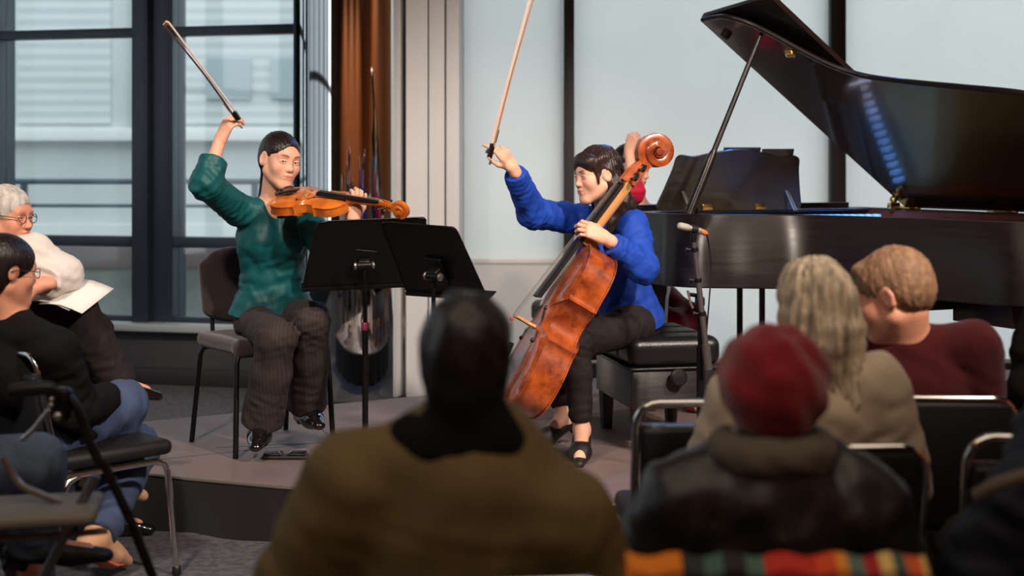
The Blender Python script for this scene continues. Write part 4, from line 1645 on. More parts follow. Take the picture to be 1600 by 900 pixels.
M_HOOD = mat('black_fleece', lin(20, 18, 18), 0.95, spec=0.1)
M_JEANS = mat('denim', lin(62, 76, 104), 0.85, spec=0.2, var=0.15, vscale=10, bump=0.3, bscale=500)
M_JEANS2 = mat('denim_light', lin(84, 98, 118), 0.85, spec=0.2, var=0.15, vscale=10, bump=0.3, bscale=500)
M_MAROON = mat('maroon_knit', lin(64, 19, 23), 0.95, spec=0.1, sheen=0.1, bump=0.6, bscale=420)
M_BEIGE = mat('beige_knit', lin(192, 176, 154), 0.95, spec=0.15, sheen=0.2, var=0.08, vscale=8, bump=0.4, bscale=300)
M_BEANIE = mat('red_wool', lin(128, 22, 36), 0.95, spec=0.1, sheen=0.4, bump=0.9, bscale=260)
M_COAT = mat('dark_leather_coat', lin(36, 32, 31), 0.42, spec=0.45, var=0.3, vscale=6, bump=0.3, bscale=40)
M_FURC = mat('grey_fleece', lin(96, 88, 80), 0.95, spec=0.1, bump=0.9, bscale=160)
M_NAVY = mat('navy_jacket', lin(30, 34, 46), 0.8, spec=0.25)
M_PUFF = mat('white_quilt', lin(214, 206, 200), 0.7, spec=0.3)
M_LENS = mat_pane('spectacle_lens', (0.94, 0.96, 0.97, 1))


def nrm_frame(R):
    return R


class Head:
    def __init__(s, pos, fwd, up=(0, 0, 1), sc=1.0):
        s.o, s.R, s.s = np.asarray(pos, float), frame(fwd, up), sc

    def __call__(s, x, y, z):
        return s.o + s.R @ (s.s * np.array([x, y, z], float))

    def loc(s, P):
        return (np.asarray(P) - s.o) @ s.R / s.s

    def ell(s, sd, c, r, k=0.02, mode='u', R=None):
        sd.ell(s(*c), np.array(r) * s.s, s.R if R is None else s.R @ R, k * s.s, mode)

    def cone(s, sd, a, b, ra, rb, k=0.02, mode='u'):
        sd.cone(s(*a), s(*b), ra * s.s, rb * s.s, k * s.s, mode)


def rotx(a):
    c, d = math.cos(a), math.sin(a)
    return np.array([[1, 0, 0], [0, c, -d], [0, d, c]])


def roty(a):
    c, d = math.cos(a), math.sin(a)
    return np.array([[c, 0, d], [0, 1, 0], [-d, 0, c]])


def rotz(a):
    c, d = math.cos(a), math.sin(a)
    return np.array([[c, -d, 0], [d, c, 0], [0, 0, 1]])


def head_ops(sd, H, male=False, fine=True):
    jw = 1.08 if male else 1.0
    H.ell(sd, (0, -0.014, 0.032), (0.072, 0.090, 0.084), 0.0)
    H.ell(sd, (0, 0.026, 0.030), (0.060, 0.057, 0.058), 0.03)
    H.ell(sd, (0, 0.030, -0.040), (0.057 * jw, 0.056, 0.068), 0.03)
    H.cone(sd, (-0.050 * jw, 0.0, -0.050), (-0.016, 0.068, -0.096), 0.019, 0.016, 0.03)
    H.cone(sd, (0.050 * jw, 0.0, -0.050), (0.016, 0.068, -0.096), 0.019, 0.016, 0.03)
    H.ell(sd, (0, 0.074, -0.098), (0.020, 0.017, 0.016), 0.025)
    for s in (-1, 1):
        H.ell(sd, (s * 0.038, 0.060, -0.026), (0.023, 0.022, 0.024), 0.03)
    H.cone(sd, (-0.036, 0.075, 0.024), (0.036, 0.075, 0.024), 0.010, 0.010, 0.025)
    H.ell(sd, (0, 0.078, -0.058), (0.026, 0.016, 0.022), 0.02)            # muzzle
    if fine:
        for s in (-1, 1):
            H.ell(sd, (s * 0.031, 0.100, 0.004), (0.019, 0.014, 0.012), 0.018, 's')
            H.ell(sd, (s * 0.031, 0.0745, 0.003), (0.0175, 0.0138, 0.0115), 0.006)      # lids
            R = roty(-s * 0.10)
            H.ell(sd, (s * 0.031, 0.092, 0.0025), (0.0135, 0.016, 0.0036), 0.002, 's', R)   # eye opening
    nt = 0.006 if male else 0.0
    H.cone(sd, (0, 0.081, 0.012), (0, 0.094 + nt, -0.024), 0.0070, 0.0100, 0.016)
    H.ell(sd, (0, 0.0985 + nt, -0.027), (0.0100, 0.009, 0.0085), 0.01)
    for s in (-1, 1):
        H.ell(sd, (s * 0.0115, 0.089 + nt, -0.030), (0.0080, 0.009, 0.0068), 0.008)
        if fine:
            H.ell(sd, (s * 0.0060, 0.096 + nt, -0.0375), (0.0035, 0.005, 0.003), 0.003, 's')
    if fine:
        H.cone(sd, (-0.012, 0.091, -0.0535), (0.012, 0.091, -0.0535), 0.0055, 0.0055, 0.006)
        H.cone(sd, (-0.021, 0.083, -0.0575), (-0.008, 0.092, -0.0535), 0.003, 0.0055, 0.006)
        H.cone(sd, (0.021, 0.083, -0.0575), (0.008, 0.092, -0.0535), 0.003, 0.0055, 0.006)
        H.cone(sd, (-0.012, 0.0895, -0.0645), (0.012, 0.0895, -0.0645), 0.0065, 0.0065, 0.006)
        H.cone(sd, (-0.020, 0.092, -0.0590), (0.020, 0.092, -0.0590), 0.0014, 0.0014, 0.003, 's')
    for s in (-1, 1):
        R = rotz(s * 0.35) @ rotx(-0.18)
        H.ell(sd, (s * 0.074, -0.008, -0.002), (0.008, 0.020, 0.032), 0.008, 'u', R)
        H.ell(sd, (s * 0.081, -0.006, 0.002), (0.005, 0.011, 0.020), 0.005, 's', R)


def head_tint(H, lips=(0.80, 0.50, 0.50), brow=(0.22, 0.17, 0.16), brows=True):
    def fn(P):
        Q = H.loc(P)
        t = np.ones((len(P), 3))
        x, y, z = Q[:, 0], Q[:, 1], Q[:, 2]
        ax = np.abs(x)
        near = (y > 0.03) & (np.abs(z) < 0.2)
        w = np.exp(-((z + 0.0585) / 0.0080) ** 4 - (x / 0.0225) ** 4) * near * (y > 0.06)
        t = t * (1 - w[:, None]) + np.array(lips) * w[:, None]
        if brows:
            zc = 0.0235 + 0.006 * np.sin(np.clip((ax - 0.012) / 0.036, 0, 1) * 2.4)
            w = 0.95 * np.exp(-((z - zc) / 0.0048) ** 2 - ((ax - 0.030) / 0.0185) ** 6) * near * (y > 0.03)
            t = t * (1 - w[:, None]) + np.array(brow) * w[:, None]
            zl = 0.0062 - 18 * (ax - 0.031) ** 2
            w = 0.8 * np.exp(-((z - zl) / 0.0016) ** 2 - ((ax - 0.031) / 0.016) ** 6) * near * (y > 0.05)     # lash line
            t = t * (1 - w[:, None]) + np.array(brow) * w[:, None]
        w = 0.5 * np.exp(-((z + 0.028) / 0.020) ** 2 - ((ax - 0.040) / 0.020) ** 2) * near
        t = t * (1 - w[:, None] * np.array([0.0, 0.16, 0.16]))
        return t
    return fn


def hand_ops(sd, w, d, n, left, s=1.0, curl=(0.5, 0.6, 0.4), thumb=0.5, fan=0.08, per=None):
    """w wrist, d along the palm, n out of the back of the hand"""
    w, d = np.asarray(w, float), unit(d)
    n = np.asarray(n, float)
    n = unit(n - d * np.dot(n, d))
    t = np.cross(d, n) if left else np.cross(n, d)
    base = [(0.026, 0.084), (0.008, 0.088), (-0.010, 0.083), (-0.027, 0.075)]
    lens = [(0.041, 0.025, 0.021), (0.045, 0.029, 0.022), (0.041, 0.027, 0.021), (0.032, 0.020, 0.018)]
    rad = [0.0092, 0.0095, 0.0090, 0.0080]
    sd.cone(w - d * 0.03 * s, w + d * 0.018 * s, 0.026 * s, 0.024 * s, 0.015 * s, R=np.stack([t, n, d], 1), flat=0.78)
    for i, (lx, ly) in enumerate(base):
        sd.cone(w + (t * lx * 0.62 + d * 0.012) * s, w + (t * lx + d * ly) * s, 0.0165 * s, (rad[i] + 0.0028) * s, 0.012 * s)
    for i, (lx, ly) in enumerate(base):
        p = w + (t * lx + d * ly) * s
        a = 0.0
        c = per[i] if per else curl
        lat = fan * (1.5 - i)
        for j in range(3):
            a += c[j]
            dd = unit((d + t * lat * (1 if j == 0 else 0.6)) * math.cos(a) - n * math.sin(a))
            q = p + dd * lens[i][j] * s
            r0 = rad[i] * (1 - 0.10 * j)
            sd.cone(p, q, r0 * s, r0 * 0.90 * s, 0.003 * s)
            p = q
    p0 = w + (t * 0.016 + d * 0.018 - n * 0.004) * s
    p1 = w + (t * 0.042 + d * 0.050 - n * (0.012 + 0.016 * thumb)) * s
    d1 = unit(d * 0.85 + t * (0.45 - 0.7 * thumb) - n * (0.25 + 0.6 * thumb))
    p2 = p1 + d1 * 0.033 * s
    d2 = unit(d1 + d * 0.15 - t * 0.45 * thumb)
    p3 = p2 + d2 * 0.027 * s
    sd.cone(p0, p1, 0.0155 * s, 0.0118 * s, 0.012 * s)
    sd.cone(p1, p2, 0.0115 * s, 0.0098 * s, 0.004 * s)
    sd.cone(p2, p3, 0.0100 * s, 0.0080 * s, 0.003 * s)
    return w + d * 0.07 * s


def sit_joints(pel, yaw, lean=0.1, tl=0.44, shw=0.18, hipw=0.09, thigh=0.42, shin=0.43, floor=0.0, spread=0.10, roll=0.0, tuck=0.0):
    """seated pose; yaw 0 faces +Y, positive turns to the left"""
    f = np.array([-math.sin(yaw), math.cos(yaw), 0])
    r = np.array([math.cos(yaw), math.sin(yaw), 0])
    u = unit(np.array([0, 0, math.cos(lean)]) + f * math.sin(lean) + r * math.sin(roll))
    pel = np.asarray(pel, float)
    J = {'pelvis': pel, 'fwd': f, 'right': r}
    J['chest'] = pel + u * tl * 0.72
    J['neck'] = pel + u * (tl + 0.06)
    J['head'] = J['neck'] + u * 0.10 + f * 0.03 + np.array([0, 0, 0.06])
    for s, n in ((-1, 'L'), (1, 'R')):
        J['sh' + n] = pel + u * tl + r * s * shw
        J['hip' + n] = pel + r * s * hipw + f * 0.02
        J['kn' + n] = J['hip' + n] + f * thigh + r * s * spread * 0.6 + np.array([0, 0, 0.03])
        J['an' + n] = np.array([0, 0, floor + 0.08]) + (J['kn' + n] - f * tuck) * np.array([1, 1, 0])
        J['toe' + n] = J['an' + n] + f * 0.16 + np.array([0, 0, -0.05])
        J['el' + n] = J['sh' + n] + r * s * 0.07 - u * 0.26 + f * 0.05
        J['wr' + n] = J['hip' + n] + f * 0.22 + r * s * -0.02 + np.array([0, 0, 0.10])
    return J


def person(name, label, J, H, skin_m, body_h=0.008, fine=False, male=False, hands=None, top=None, legs=None, shoes=None, tint=None, sc=1.0, bare_ankle=False, base=None, socks=None):
    """one continuous body plus garments as children"""
    p0 = J['pelvis'] if base is None else base
    root = thing(name, (p0[0], p0[1], base[2] if base is not None else 0.0), label, 'person')
    up = unit(J['chest'] - J['pelvis'])
    f = unit(J['fwd'] - up * np.dot(J['fwd'], up))
    r = np.cross(f, up)
    RT = np.stack([r, f, up], 1)
    J['RT'] = RT
    wst = J['pelvis'] * 0.45 + J['chest'] * 0.55 - up * 0.03
    J['waist'] = wst
    b = Sdf()
    kw = dict(R=RT, flat=0.72)
    b.cone(J['pelvis'], wst, 0.145 * sc, 0.112 * sc, 0.03, **kw)
    b.cone(wst, J['chest'], 0.112 * sc, 0.132 * sc, 0.03, **kw)
    b.cone(J['chest'], J['chest'] * 0.4 + J['neck'] * 0.6 - up * 0.04, 0.132 * sc, 0.10 * sc, 0.03, **kw)
    for s in 'LR':
        b.cone(J['neck'] - up * 0.045, J['sh' + s], 0.046, 0.046, 0.03)
        b.chain([J['sh' + s], J['el' + s], J['wr' + s]], [0.044 * sc, 0.034 * sc, 0.025 * sc], 0.02)
        fm = J['el' + s] * 0.72 + J['wr' + s] * 0.28
        b.ell(fm, 0.034 * sc, None, 0.03)
        b.chain([J['hip' + s], J['kn' + s], J['an' + s]], [0.080 * sc, 0.050 * sc, 0.033 * sc], 0.03)
        cf = J['kn' + s] * 0.68 + J['an' + s] * 0.32 - unit(np.cross(np.cross(J['an' + s] - J['kn' + s], J['toe' + s] - J['an' + s]), J['an' + s] - J['kn' + s])) * -0.0
        b.ell(cf, (0.046 * sc), None, 0.04)
        an, to = J['an' + s], J['toe' + s]
        hl = an - unit(to - an) * 0.035 + np.array([0, 0, -0.035])
        b.cone(an, hl, 0.033, 0.028, 0.02)
        b.cone(an, to, 0.034, 0.022, 0.02)
        b.cone(hl, to, 0.026, 0.022, 0.02)
    nk = J['neck']
    b.cone(nk - up * 0.04, H(0, -0.022, -0.045), 0.060 * (1.1 if male else 0.92), 0.052 * (1.12 if male else 0.92), 0.025)
    head_ops(b, H, male, fine)
    hc = []
    hands = hands or {}
    for s in 'LR':
        hd = hands.get(s)
        if hd is None:
            d = unit(J['wr' + s] - J['el' + s])
            hd = dict(d=unit(d + J['fwd'] * 0.5 + np.array([0, 0, -0.2])), n=np.array([0, 0, 1.0]) + 0.3 * J['fwd'])
        hd = dict(hd)
        hc.append(hand_ops(b, J['wr' + s], hd.pop('d'), hd.pop('n'), s == 'L', s=hd.pop('s', 0.95) * (1.0 if not male else 1.08), **hd))
    ref = ()
    if fine:
        ref = ([(H.o, 0.135 * H.s)] + [(c, 0.105) for c in hc], [(H(0, 0.085, -0.02), 0.075 * H.s)])
    body = b.build('body', skin_m, root, body_h, ref, tint or head_tint(H))
    if fine:
        for s in (-1, 1):
            m = MB()
            c = H(s * 0.031, 0.0735, 0.0030)
            m.slot(0).ball(c, 0.0118 * H.s, 10)
            g = H.g if hasattr(H, 'g') else np.array([0, 1, 0])
            m.slot(1).ball(c + H.R @ (unit(g) * 0.0058 * H.s), 0.0066 * H.s, 8)
            m.build('eye', [M_EYEW, M_IRIS], body)
    if top:
        make_top(root, J, H, top, sc)
    if legs:
        make_legs(root, J, legs, sc)
    if shoes:
        make_shoes(root, J, shoes)
    if socks:
        for s in 'LR':
            k = Sdf()
            k.cone(J['an' + s] * 0.65 + J['kn' + s] * 0.35, J['an' + s], 0.046 * sc, 0.038, 0.02)
            k.cone(J['an' + s], J['an' + s] * 0.4 + J['toe' + s] * 0.6, 0.038, 0.030, 0.02)
            k.build('sock', socks, root, 0.008)
    return root, body


def make_top(root, J, H, T, sc):
    up, RT = unit(J['chest'] - J['pelvis']), J['RT']
    r, f = RT[:, 0], RT[:, 1]
    o = T.get('off', 0.013)
    t = Sdf()
    kw = dict(R=RT, flat=T.get('flat', 0.74))
    wst = J['waist']
    t.cone(J['pelvis'] + up * T.get('hem', 0.0), wst, (T.get('hipr', 0.150)) * sc + o, (T.get('waistr', 0.114)) * sc + o, 0.03, **kw)
    t.cone(wst, J['chest'], T.get('waistr', 0.114) * sc + o, 0.136 * sc + o, 0.03, **kw)
    t.cone(J['chest'], J['chest'] * 0.4 + J['neck'] * 0.6 - up * 0.04, 0.136 * sc + o, 0.10 * sc + o, 0.03, **kw)
    if T.get('bust'):
        for s in (-1, 1):
            t.ell(J['chest'] + r * s * 0.062 + f * (0.085 + o * 0.5) - up * 0.005, (0.058, 0.045, 0.055), RT, 0.04)
    cu = T.get('cuff', {})
    for s in 'LR':
        t.cone(J['neck'] - up * 0.05, J['sh' + s], 0.045 + o * 0.7, 0.048 + o, 0.035)
        a, e, w = J['sh' + s], J['el' + s], J['wr' + s]
        ce = cu.get(s, 0.97)
        sr = T.get('sleeve', (0.050, 0.044, 0.033))
        we = e + (w - e) * ce
        t.chain([a, e, we], [sr[0] * sc + o, sr[1] * sc + o, sr[2] * sc + o], 0.025)
    if T.get('creases', True):
        ca = T.get('camp', 0.0055)
        for q, s in enumerate('LR'):
            a, e, w = J['sh' + s], J['el' + s], J['wr' + s]
            t.crease(e, 0.09, ca, 170, unit(w - a) + 0.5 * unit(e - a), 10 + q)
            t.crease(a * 0.8 + e * 0.2 - up * 0.04, 0.09, ca, 140, unit(e - a), 20 + q)
            t.crease(e * 0.4 + w * 0.6, 0.07, ca * 0.7, 190, unit(w - e), 30 + q)
        t.crease(wst, 0.16, ca, 120, up + 0.3 * r, 41)
    for s in 'LR':
        e, w = J['el' + s], J['wr' + s]
        t.end(e + (w - e) * (cu.get(s, 0.97) + 0.03), w - e, T.get('endr', 0.085))
    if T.get('collar'):
        c = T['collar']
        t.cone(J['neck'] - up * 0.035, J['neck'] + (H(0, -0.02, -0.05) - J['neck']) * c[1], c[0] + 0.006, c[0], 0.02)
    wr = T.get('wrinkle', 0.004)
    if wr:
        t.disp(wrinkles(wr * 0.7, 2.2 * T.get('wsc', 34.0), T.get('wdir', (0.4, 0.3, 0.8)), T.get('seed', 1)))
    for fn in T.get('extra', []):
        fn(t)
    ht = T.get('cut_hem')
    if ht is not None:
        t.cut(*ht)
    for s in 'LR':
        a, e, w = J['sh' + s], J['el' + s], J['wr' + s]
    return t.build(T.get('name', 'top'), T['m'], root, T.get('h', 0.008), T.get('refine', ()))


def make_legs(root, J, T, sc):
    RT = J['RT']
    up = RT[:, 2]
    t = Sdf()
    o = T.get('off', 0.012)
    t.cone(J['pelvis'] + up * T.get('rise', 0.05), J['pelvis'] - up * 0.02, 0.138 * sc + o, 0.142 * sc + o, 0.02, R=RT, flat=0.78)
    for s in 'LR':
        hp, kn, an = J['hip' + s], J['kn' + s], J['an' + s]
        r = T.get('r', (0.088, 0.062, 0.050))
        hem = kn + (an - kn) * T.get('len', {}).get(s, 0.95)
        mid = kn + (hem - kn) * 0.4
        t.chain([hp, kn, mid, hem], [r[0] * sc + o, r[1] * sc + o, (r[1] * 0.5 + r[2] * 0.5) * sc + o, r[2] * sc + o], T.get('k', 0.025))
    for q, s in enumerate('LR'):
        kn, an, hp = J['kn' + s], J['an' + s], J['hip' + s]
        t.crease(kn, 0.11, 0.0045, 150, unit(an - hp), 50 + q)
        t.crease(hp * 0.8 + kn * 0.2, 0.11, 0.005, 140, unit(kn - hp) + np.array([0, 0, 0.4]), 60 + q)
        t.crease(kn * 0.3 + an * 0.7, 0.10, 0.004, 130, unit(an - kn), 70 + q)
    if T.get('wrinkle', 0.004):
        t.disp(wrinkles(0.7 * T.get('wrinkle', 0.004), 2.2 * T.get('wsc', 26.0), T.get('wdir', (0.3, 0.5, 0.8)), T.get('seed', 4)))
    for s in 'LR':
        kn, an = J['kn' + s], J['an' + s]
        hem = kn + (an - kn) * T.get('len', {}).get(s, 0.95)
        if T.get('flathem', True):
            c = unit(an - kn)
            p, q = hem + c * 0.0, hem + c * 0.10
            t.end(p + c * T.get('hemdrop', 0.03), c, T.get('endr', 0.10))
    for fn in T.get('extra', []):
        fn(t)
    return t.build('trousers' if 'name' not in T else T['name'], T['m'], root, T.get('h', 0.008))


def make_shoes(root, J, T):
    for s in 'LR':
        if s in T.get('skip', ''):
            continue
        an, to = J['an' + s], J['toe' + s]
        d = unit(to - an)
        d = unit(d * np.array([1, 1, 1]))
        side = unit(np.cross(d, (0, 0, 1)))
        nrm = np.cross(side, d)                   # top of the foot
        hl = an - d * 0.035 - nrm * 0.030
        t = Sdf()
        e = T.get('ext', 0.03)
        w = T.get('w', 1.0)
        R = np.stack([side, d, nrm], 1)
        ball = an + (to - an) * 0.72 - nrm * 0.012
        t.cone(hl, ball, 0.034 * w, 0.040 * w, 0.02, R=np.stack([side, nrm, d], 1), flat=0.85)
        t.cone(ball, to + d * e, 0.040 * w, T.get('toe', 0.022), 0.02, R=np.stack([side, nrm, d], 1), flat=T.get('tflat', 0.75))
        if T.get('kind') == 'pump':
            t.cone(an + d * 0.015 + nrm * 0.02, an + d * 0.075 - nrm * 0.002, 0.036, 0.030, 0.006, 's')
            t.box(hl - nrm * 0.040 - d * 0.012, (0.016, 0.018, 0.024), R, 0.006, 0.01)
        else:
            t.cone(hl, an + nrm * 0.02, 0.036 * w, 0.040 * w, 0.02)
            t.cone(an, to, 0.040 * w, 0.028 * w, 0.02)
            t.cut(an + nrm * T.get('topcut', 0.018), nrm)
            t.box(hl - nrm * 0.034 + d * 0.004, (0.027 * w, 0.034, 0.012), R, 0.004, 0.004)
        sh = t.build('shoe', T['m'], root, 0.0055)
        if T.get('kind') == 'loafer':
            q = an + (to - an) * 0.5 + nrm * 0.024
            MB().tube([q + side * 0.036 * w - nrm * 0.018, q + side * 0.02 * w + nrm * 0.006, q + nrm * 0.012, q - side * 0.02 * w + nrm * 0.006, q - side * 0.036 * w - nrm * 0.018], 0.011, 8, flat=(1.0, 0.35), up=nrm).build('saddle_strap', T['m'], sh)
        if T.get('sole'):
            MB().tube([hl - nrm * 0.036, ball - nrm * 0.038, to + d * e * 0.6 - nrm * 0.020], [0.032, 0.040, 0.026], 12, flat=(1.0, 0.32), up=nrm).build('sole', T['sole'], sh)


# ------------------------------------------------------------------ 1. violinist
J = {
    'pelvis': W(425, 492, 6.05), 'chest': W(424, 372, 6.00), 'neck': W(425, 312, 5.95),
    'fwd': unit([0.42, -0.90, 0]),
    'shR': W(372, 328, 5.90), 'elR': W(321, 287, 5.70), 'wrR': W(344, 219, 5.78),
    'shL': W(474, 338, 6.05), 'elL': W(520, 402, 5.82), 'wrL': W(553, 343, 5.64),
    'hipR': W(395, 500, 6.02), 'hipL': W(455, 495, 6.10),
    'knR': W(432, 528, 5.66), 'knL': W(487, 500, 5.74),
    'anR': W(410, 662, 5.82), 'anL': W(478, 638, 6.02),
    'toeR': W(403, 686, 5.72), 'toeL': W(492, 656, 5.92),
}
Hv = Head(W(437, 250, 5.90), (0.64, -0.75, -0.16), (0.10, 0.05, 1), 1.02)
Hv.g = np.array([0.35, 1, -0.05])


def vio_neck(t):
    up = unit(J['chest'] - J['pelvis'])
    f = J['RT'][:, 1]
    n0 = J['neck'] + f * 0.07
    t.cone(n0 + up * 0.10, n0 - up * 0.11 + f * 0.04, 0.098, 0.026, 0.004, 's')
    t.cone(J['neck'] + up * 0.0 - f * 0.01, J['neck'] + up * 0.14, 0.058, 0.07, 0.004, 's')


upv = unit(J['chest'] - J['pelvis'])
vio, vbody = person('person', 'seated violinist in teal blouse and pinstripe trousers, right arm raised with a bow', J, Hv, SK_A, 0.0055, True,
                    hands={'R': dict(d=(0.45, -0.10, 0.9), n=(-0.55, -0.80, 0.25), curl=(0.75, 0.8, 0.5), thumb=0.8, fan=0.05),
                           'L': dict(d=(0.10, -0.15, 0.95), n=(0.35, -0.9, 0.1), curl=(0.55, 1.0, 0.7), thumb=0.3, fan=0.06)},
                    top=dict(m=M_TEAL, name='blouse', off=0.014, waistr=0.118, hipr=0.192, hem=-0.01, flat=0.82, bust=True, sleeve=(0.054, 0.050, 0.046), camp=0.0065, cuff={'R': 0.52, 'L': 0.6},
                             wrinkle=0.0045, wsc=30, wdir=(0.8, 0.2, 0.35), seed=5, extra=[vio_neck], cut_hem=(J['pelvis'] + upv * 0.02, -upv + np.array([0.02, 0, 0])), h=0.006),
                    legs=dict(m=M_TROU, off=0.012, r=(0.074, 0.064, 0.078), hemdrop=0.012, endr=0.13, len={'R': 0.95, 'L': 0.93}, wrinkle=0.005, wsc=20, wdir=(0.9, 0.2, 0.1), h=0.0065),
                    shoes=dict(m=M_SHOE, kind='loafer', ext=0.05, toe=0.030, tflat=0.7, topcut=0.05, w=1.22), socks=M_BLKT, base=(-1.1, 6.05, STAGE))
hs = Sdf()
Hv.ell(hs, (0, -0.020, 0.036), (0.0775, 0.094, 0.0865), 0.0)
Hv.ell(hs, (0, 0.024, 0.037), (0.066, 0.064, 0.064), 0.02)
Hv.ell(hs, (0, -0.045, -0.010), (0.066, 0.062, 0.070), 0.03)
Hv.ell(hs, (-0.002, 0.114, -0.006), (0.064, 0.081, 0.084), 0.006, 's')
Hv.cone(hs, (0.062, 0.052, 0.0), (0.07, 0.02, -0.07), 0.022, 0.03, 0.008, 's')
Hv.cone(hs, (-0.062, 0.052, 0.0), (-0.07, 0.02, -0.07), 0.022, 0.03, 0.008, 's')
for s in (-1, 1):
    Hv.ell(hs, (s * 0.082, 0.0, -0.008), (0.014, 0.026, 0.036), 0.006, 's')
    Hv.ell(hs, (s * 0.07, -0.012, -0.062), (0.022, 0.03, 0.03), 0.006, 's')
Hv.cone(hs, (0, -0.085, -0.045), (-0.010, -0.105, -0.10), 0.030, 0.020, 0.02)
Hv.cone(hs, (-0.010, -0.105, -0.10), (-0.025, -0.115, -0.19), 0.020, 0.024, 0.01)
Hv.cone(hs, (-0.025, -0.115, -0.19), (-0.025, -0.105, -0.26), 0.022, 0.010, 0.01)
hs.early(strands(Hv, 'back', 0.0006, 44))
hs.build('hair', H_BLACK, vio, 0.004)

# ------------------------------------------------------------------ 2. cellist
J = {
    'pelvis': W(985, 492, 6.16), 'chest': W(957, 385, 6.10), 'neck': W(948, 327, 6.04),
    'fwd': unit([-0.88, -0.47, 0]),
    'shR': W(908, 343, 6.20), 'elR': W(832, 333, 6.06), 'wrR': W(801, 262, 5.86),
    'shL': W(988, 352, 5.94), 'elL': W(1004, 418, 5.80), 'wrL': W(946, 372, 5.68),
    'hipR': W(965, 505, 6.28), 'hipL': W(990, 508, 6.05),
    'knR': W(868, 545, 6.12), 'knL': W(899, 536, 5.80),
    'anR': W(880, 655, 6.02), 'anL': W(909, 672, 5.80),
    'toeR': W(842, 688, 5.90), 'toeL': W(906, 716, 5.64),
}
Hc = Head(W(932, 273, 5.98), (-0.88, -0.45, -0.16), (-0.05, 0.0, 1), 1.02)
Hc.g = np.array([0, 1, -0.45])


def cel_neck(t):
    up = unit(J['chest'] - J['pelvis'])
    f = J['RT'][:, 1]
    n0 = J['neck'] + f * 0.06
    t.cone(n0 + up * 0.08, n0 - up * 0.06 + f * 0.02, 0.045, 0.008, 0.004, 's')
    t.cone(J['neck'], J['neck'] + up * 0.12, 0.053, 0.06, 0.004, 's')
    # shirt collar leaves
    for s in (-1, 1):
        r = J['RT'][:, 0]
        t.cone(J['neck'] + r * s * 0.055 + up * 0.012, J['neck'] + f * 0.085 + r * s * 0.02 - up * 0.035, 0.012, 0.008, 0.006)


upc = unit(J['chest'] - J['pelvis'])
cel, cbody = person('person', 'seated cellist in royal blue shirt and black trousers, bow arm raised beside a cello', J, Hc, SK_A, 0.0055, True,
                    hands={'R': dict(d=(-0.55, -0.15, 0.80), n=(0.45, -0.75, 0.35), per=[(0.15, 0.45, 0.3), (0.75, 0.7, 0.4), (0.85, 0.8, 0.5), (0.7, 0.7, 0.5)], thumb=0.6, fan=0.10),
                           'L': dict(d=(-0.85, -0.05, 0.42), n=(0.10, -0.90, 0.45), curl=(0.45, 0.95, 0.7), thumb=0.4, fan=0.10)},
                    top=dict(m=M_BLUE, name='shirt', off=0.015, waistr=0.118, hipr=0.155, hem=-0.02, flat=0.82, bust=True, sleeve=(0.056, 0.052, 0.036), cuff={'R': 0.86, 'L': 0.80},
                             wrinkle=0.0050, wsc=32, wdir=(0.5, 0.2, 0.7), seed=8, extra=[cel_neck], cut_hem=(J['pelvis'] - upc * 0.055, -upc), h=0.006),
                    legs=dict(m=M_BLKT, off=0.008, r=(0.086, 0.060, 0.044), len={'R': 0.74, 'L': 0.82}, wrinkle=0.004, wsc=24, h=0.0065),
                    shoes=dict(m=M_PUMP, kind='pump', ext=0.04, toe=0.019, tflat=0.95, w=1.1), base=(0.5, 6.15, STAGE))
hs = Sdf()
Hc.ell(hs, (0, -0.022, 0.040), (0.082, 0.098, 0.090), 0.0)
Hc.ell(hs, (0, 0.026, 0.040), (0.070, 0.067, 0.066), 0.02)
Hc.ell(hs, (0, -0.060, -0.03), (0.075, 0.065, 0.085), 0.04)
Hc.ell(hs, (-0.0, 0.112, -0.030), (0.080, 0.090, 0.088), 0.006, 's')
Hc.cone(hs, (-0.050, 0.052, 0.062), (0.050, 0.052, 0.062), 0.030, 0.030, 0.02)          # fringe
for k in range(13):
    x0 = -0.052 + 0.104 * k / 12
    yy = 0.080 - 9.0 * x0 * x0
    lz = (0.050, 0.038, 0.046, 0.034, 0.042, 0.030, 0.044, 0.032, 0.040, 0.034, 0.046, 0.036, 0.048)[k]
    Hc.cone(hs, (x0 * 0.9, yy - 0.014, 0.080), (x0 * 1.05 + 0.004, yy + 0.005, lz), 0.013, 0.0045, 0.008)
for s in (-1, 1):
    Hc.cone(hs, (s * 0.060, 0.044, 0.050), (s * 0.069, 0.034, 0.0), 0.014, 0.006, 0.012)
    Hc.cone(hs, (s * 0.071, 0.034, 0.0), (s * 0.071, 0.036, -0.045), 0.006, 0.003, 0.006)
    Hc.ell(hs, (s * 0.088, 0.004, -0.008), (0.024, 0.028, 0.036), 0.006, 's')
    Hc.chain = None
for (x, y, z, r_) in ():
    pass
for s in (-1, 1):
    Hc.cone(hs, (s * 0.05, -0.055, -0.05), (s * 0.070, -0.065, -0.14), 0.050, 0.050, 0.03)
    Hc.cone(hs, (s * 0.070, -0.065, -0.14), (s * 0.078, -0.055, -0.23), 0.050, 0.036, 0.03)
    Hc.cone(hs, (s * 0.078, -0.055, -0.23), (s * 0.075, -0.02, -0.27), 0.034, 0.014, 0.02)
    Hc.cone(hs, (s * 0.075, -0.03, -0.14), (s * 0.070, 0.02, -0.24), 0.026, 0.016, 0.03)
Hc.cone(hs, (0, -0.085, -0.06), (0, -0.100, -0.20), 0.060, 0.050, 0.03)
Hc.cone(hs, (0, -0.100, -0.20), (0, -0.08, -0.27), 0.050, 0.020, 0.03)
hs.early(strands(Hc, 'down', 0.0012, 40, 3))
hs.disp(wrinkles(0.003, 90, Hc.R @ np.array([0.2, 0.3, 0.9]), 3))
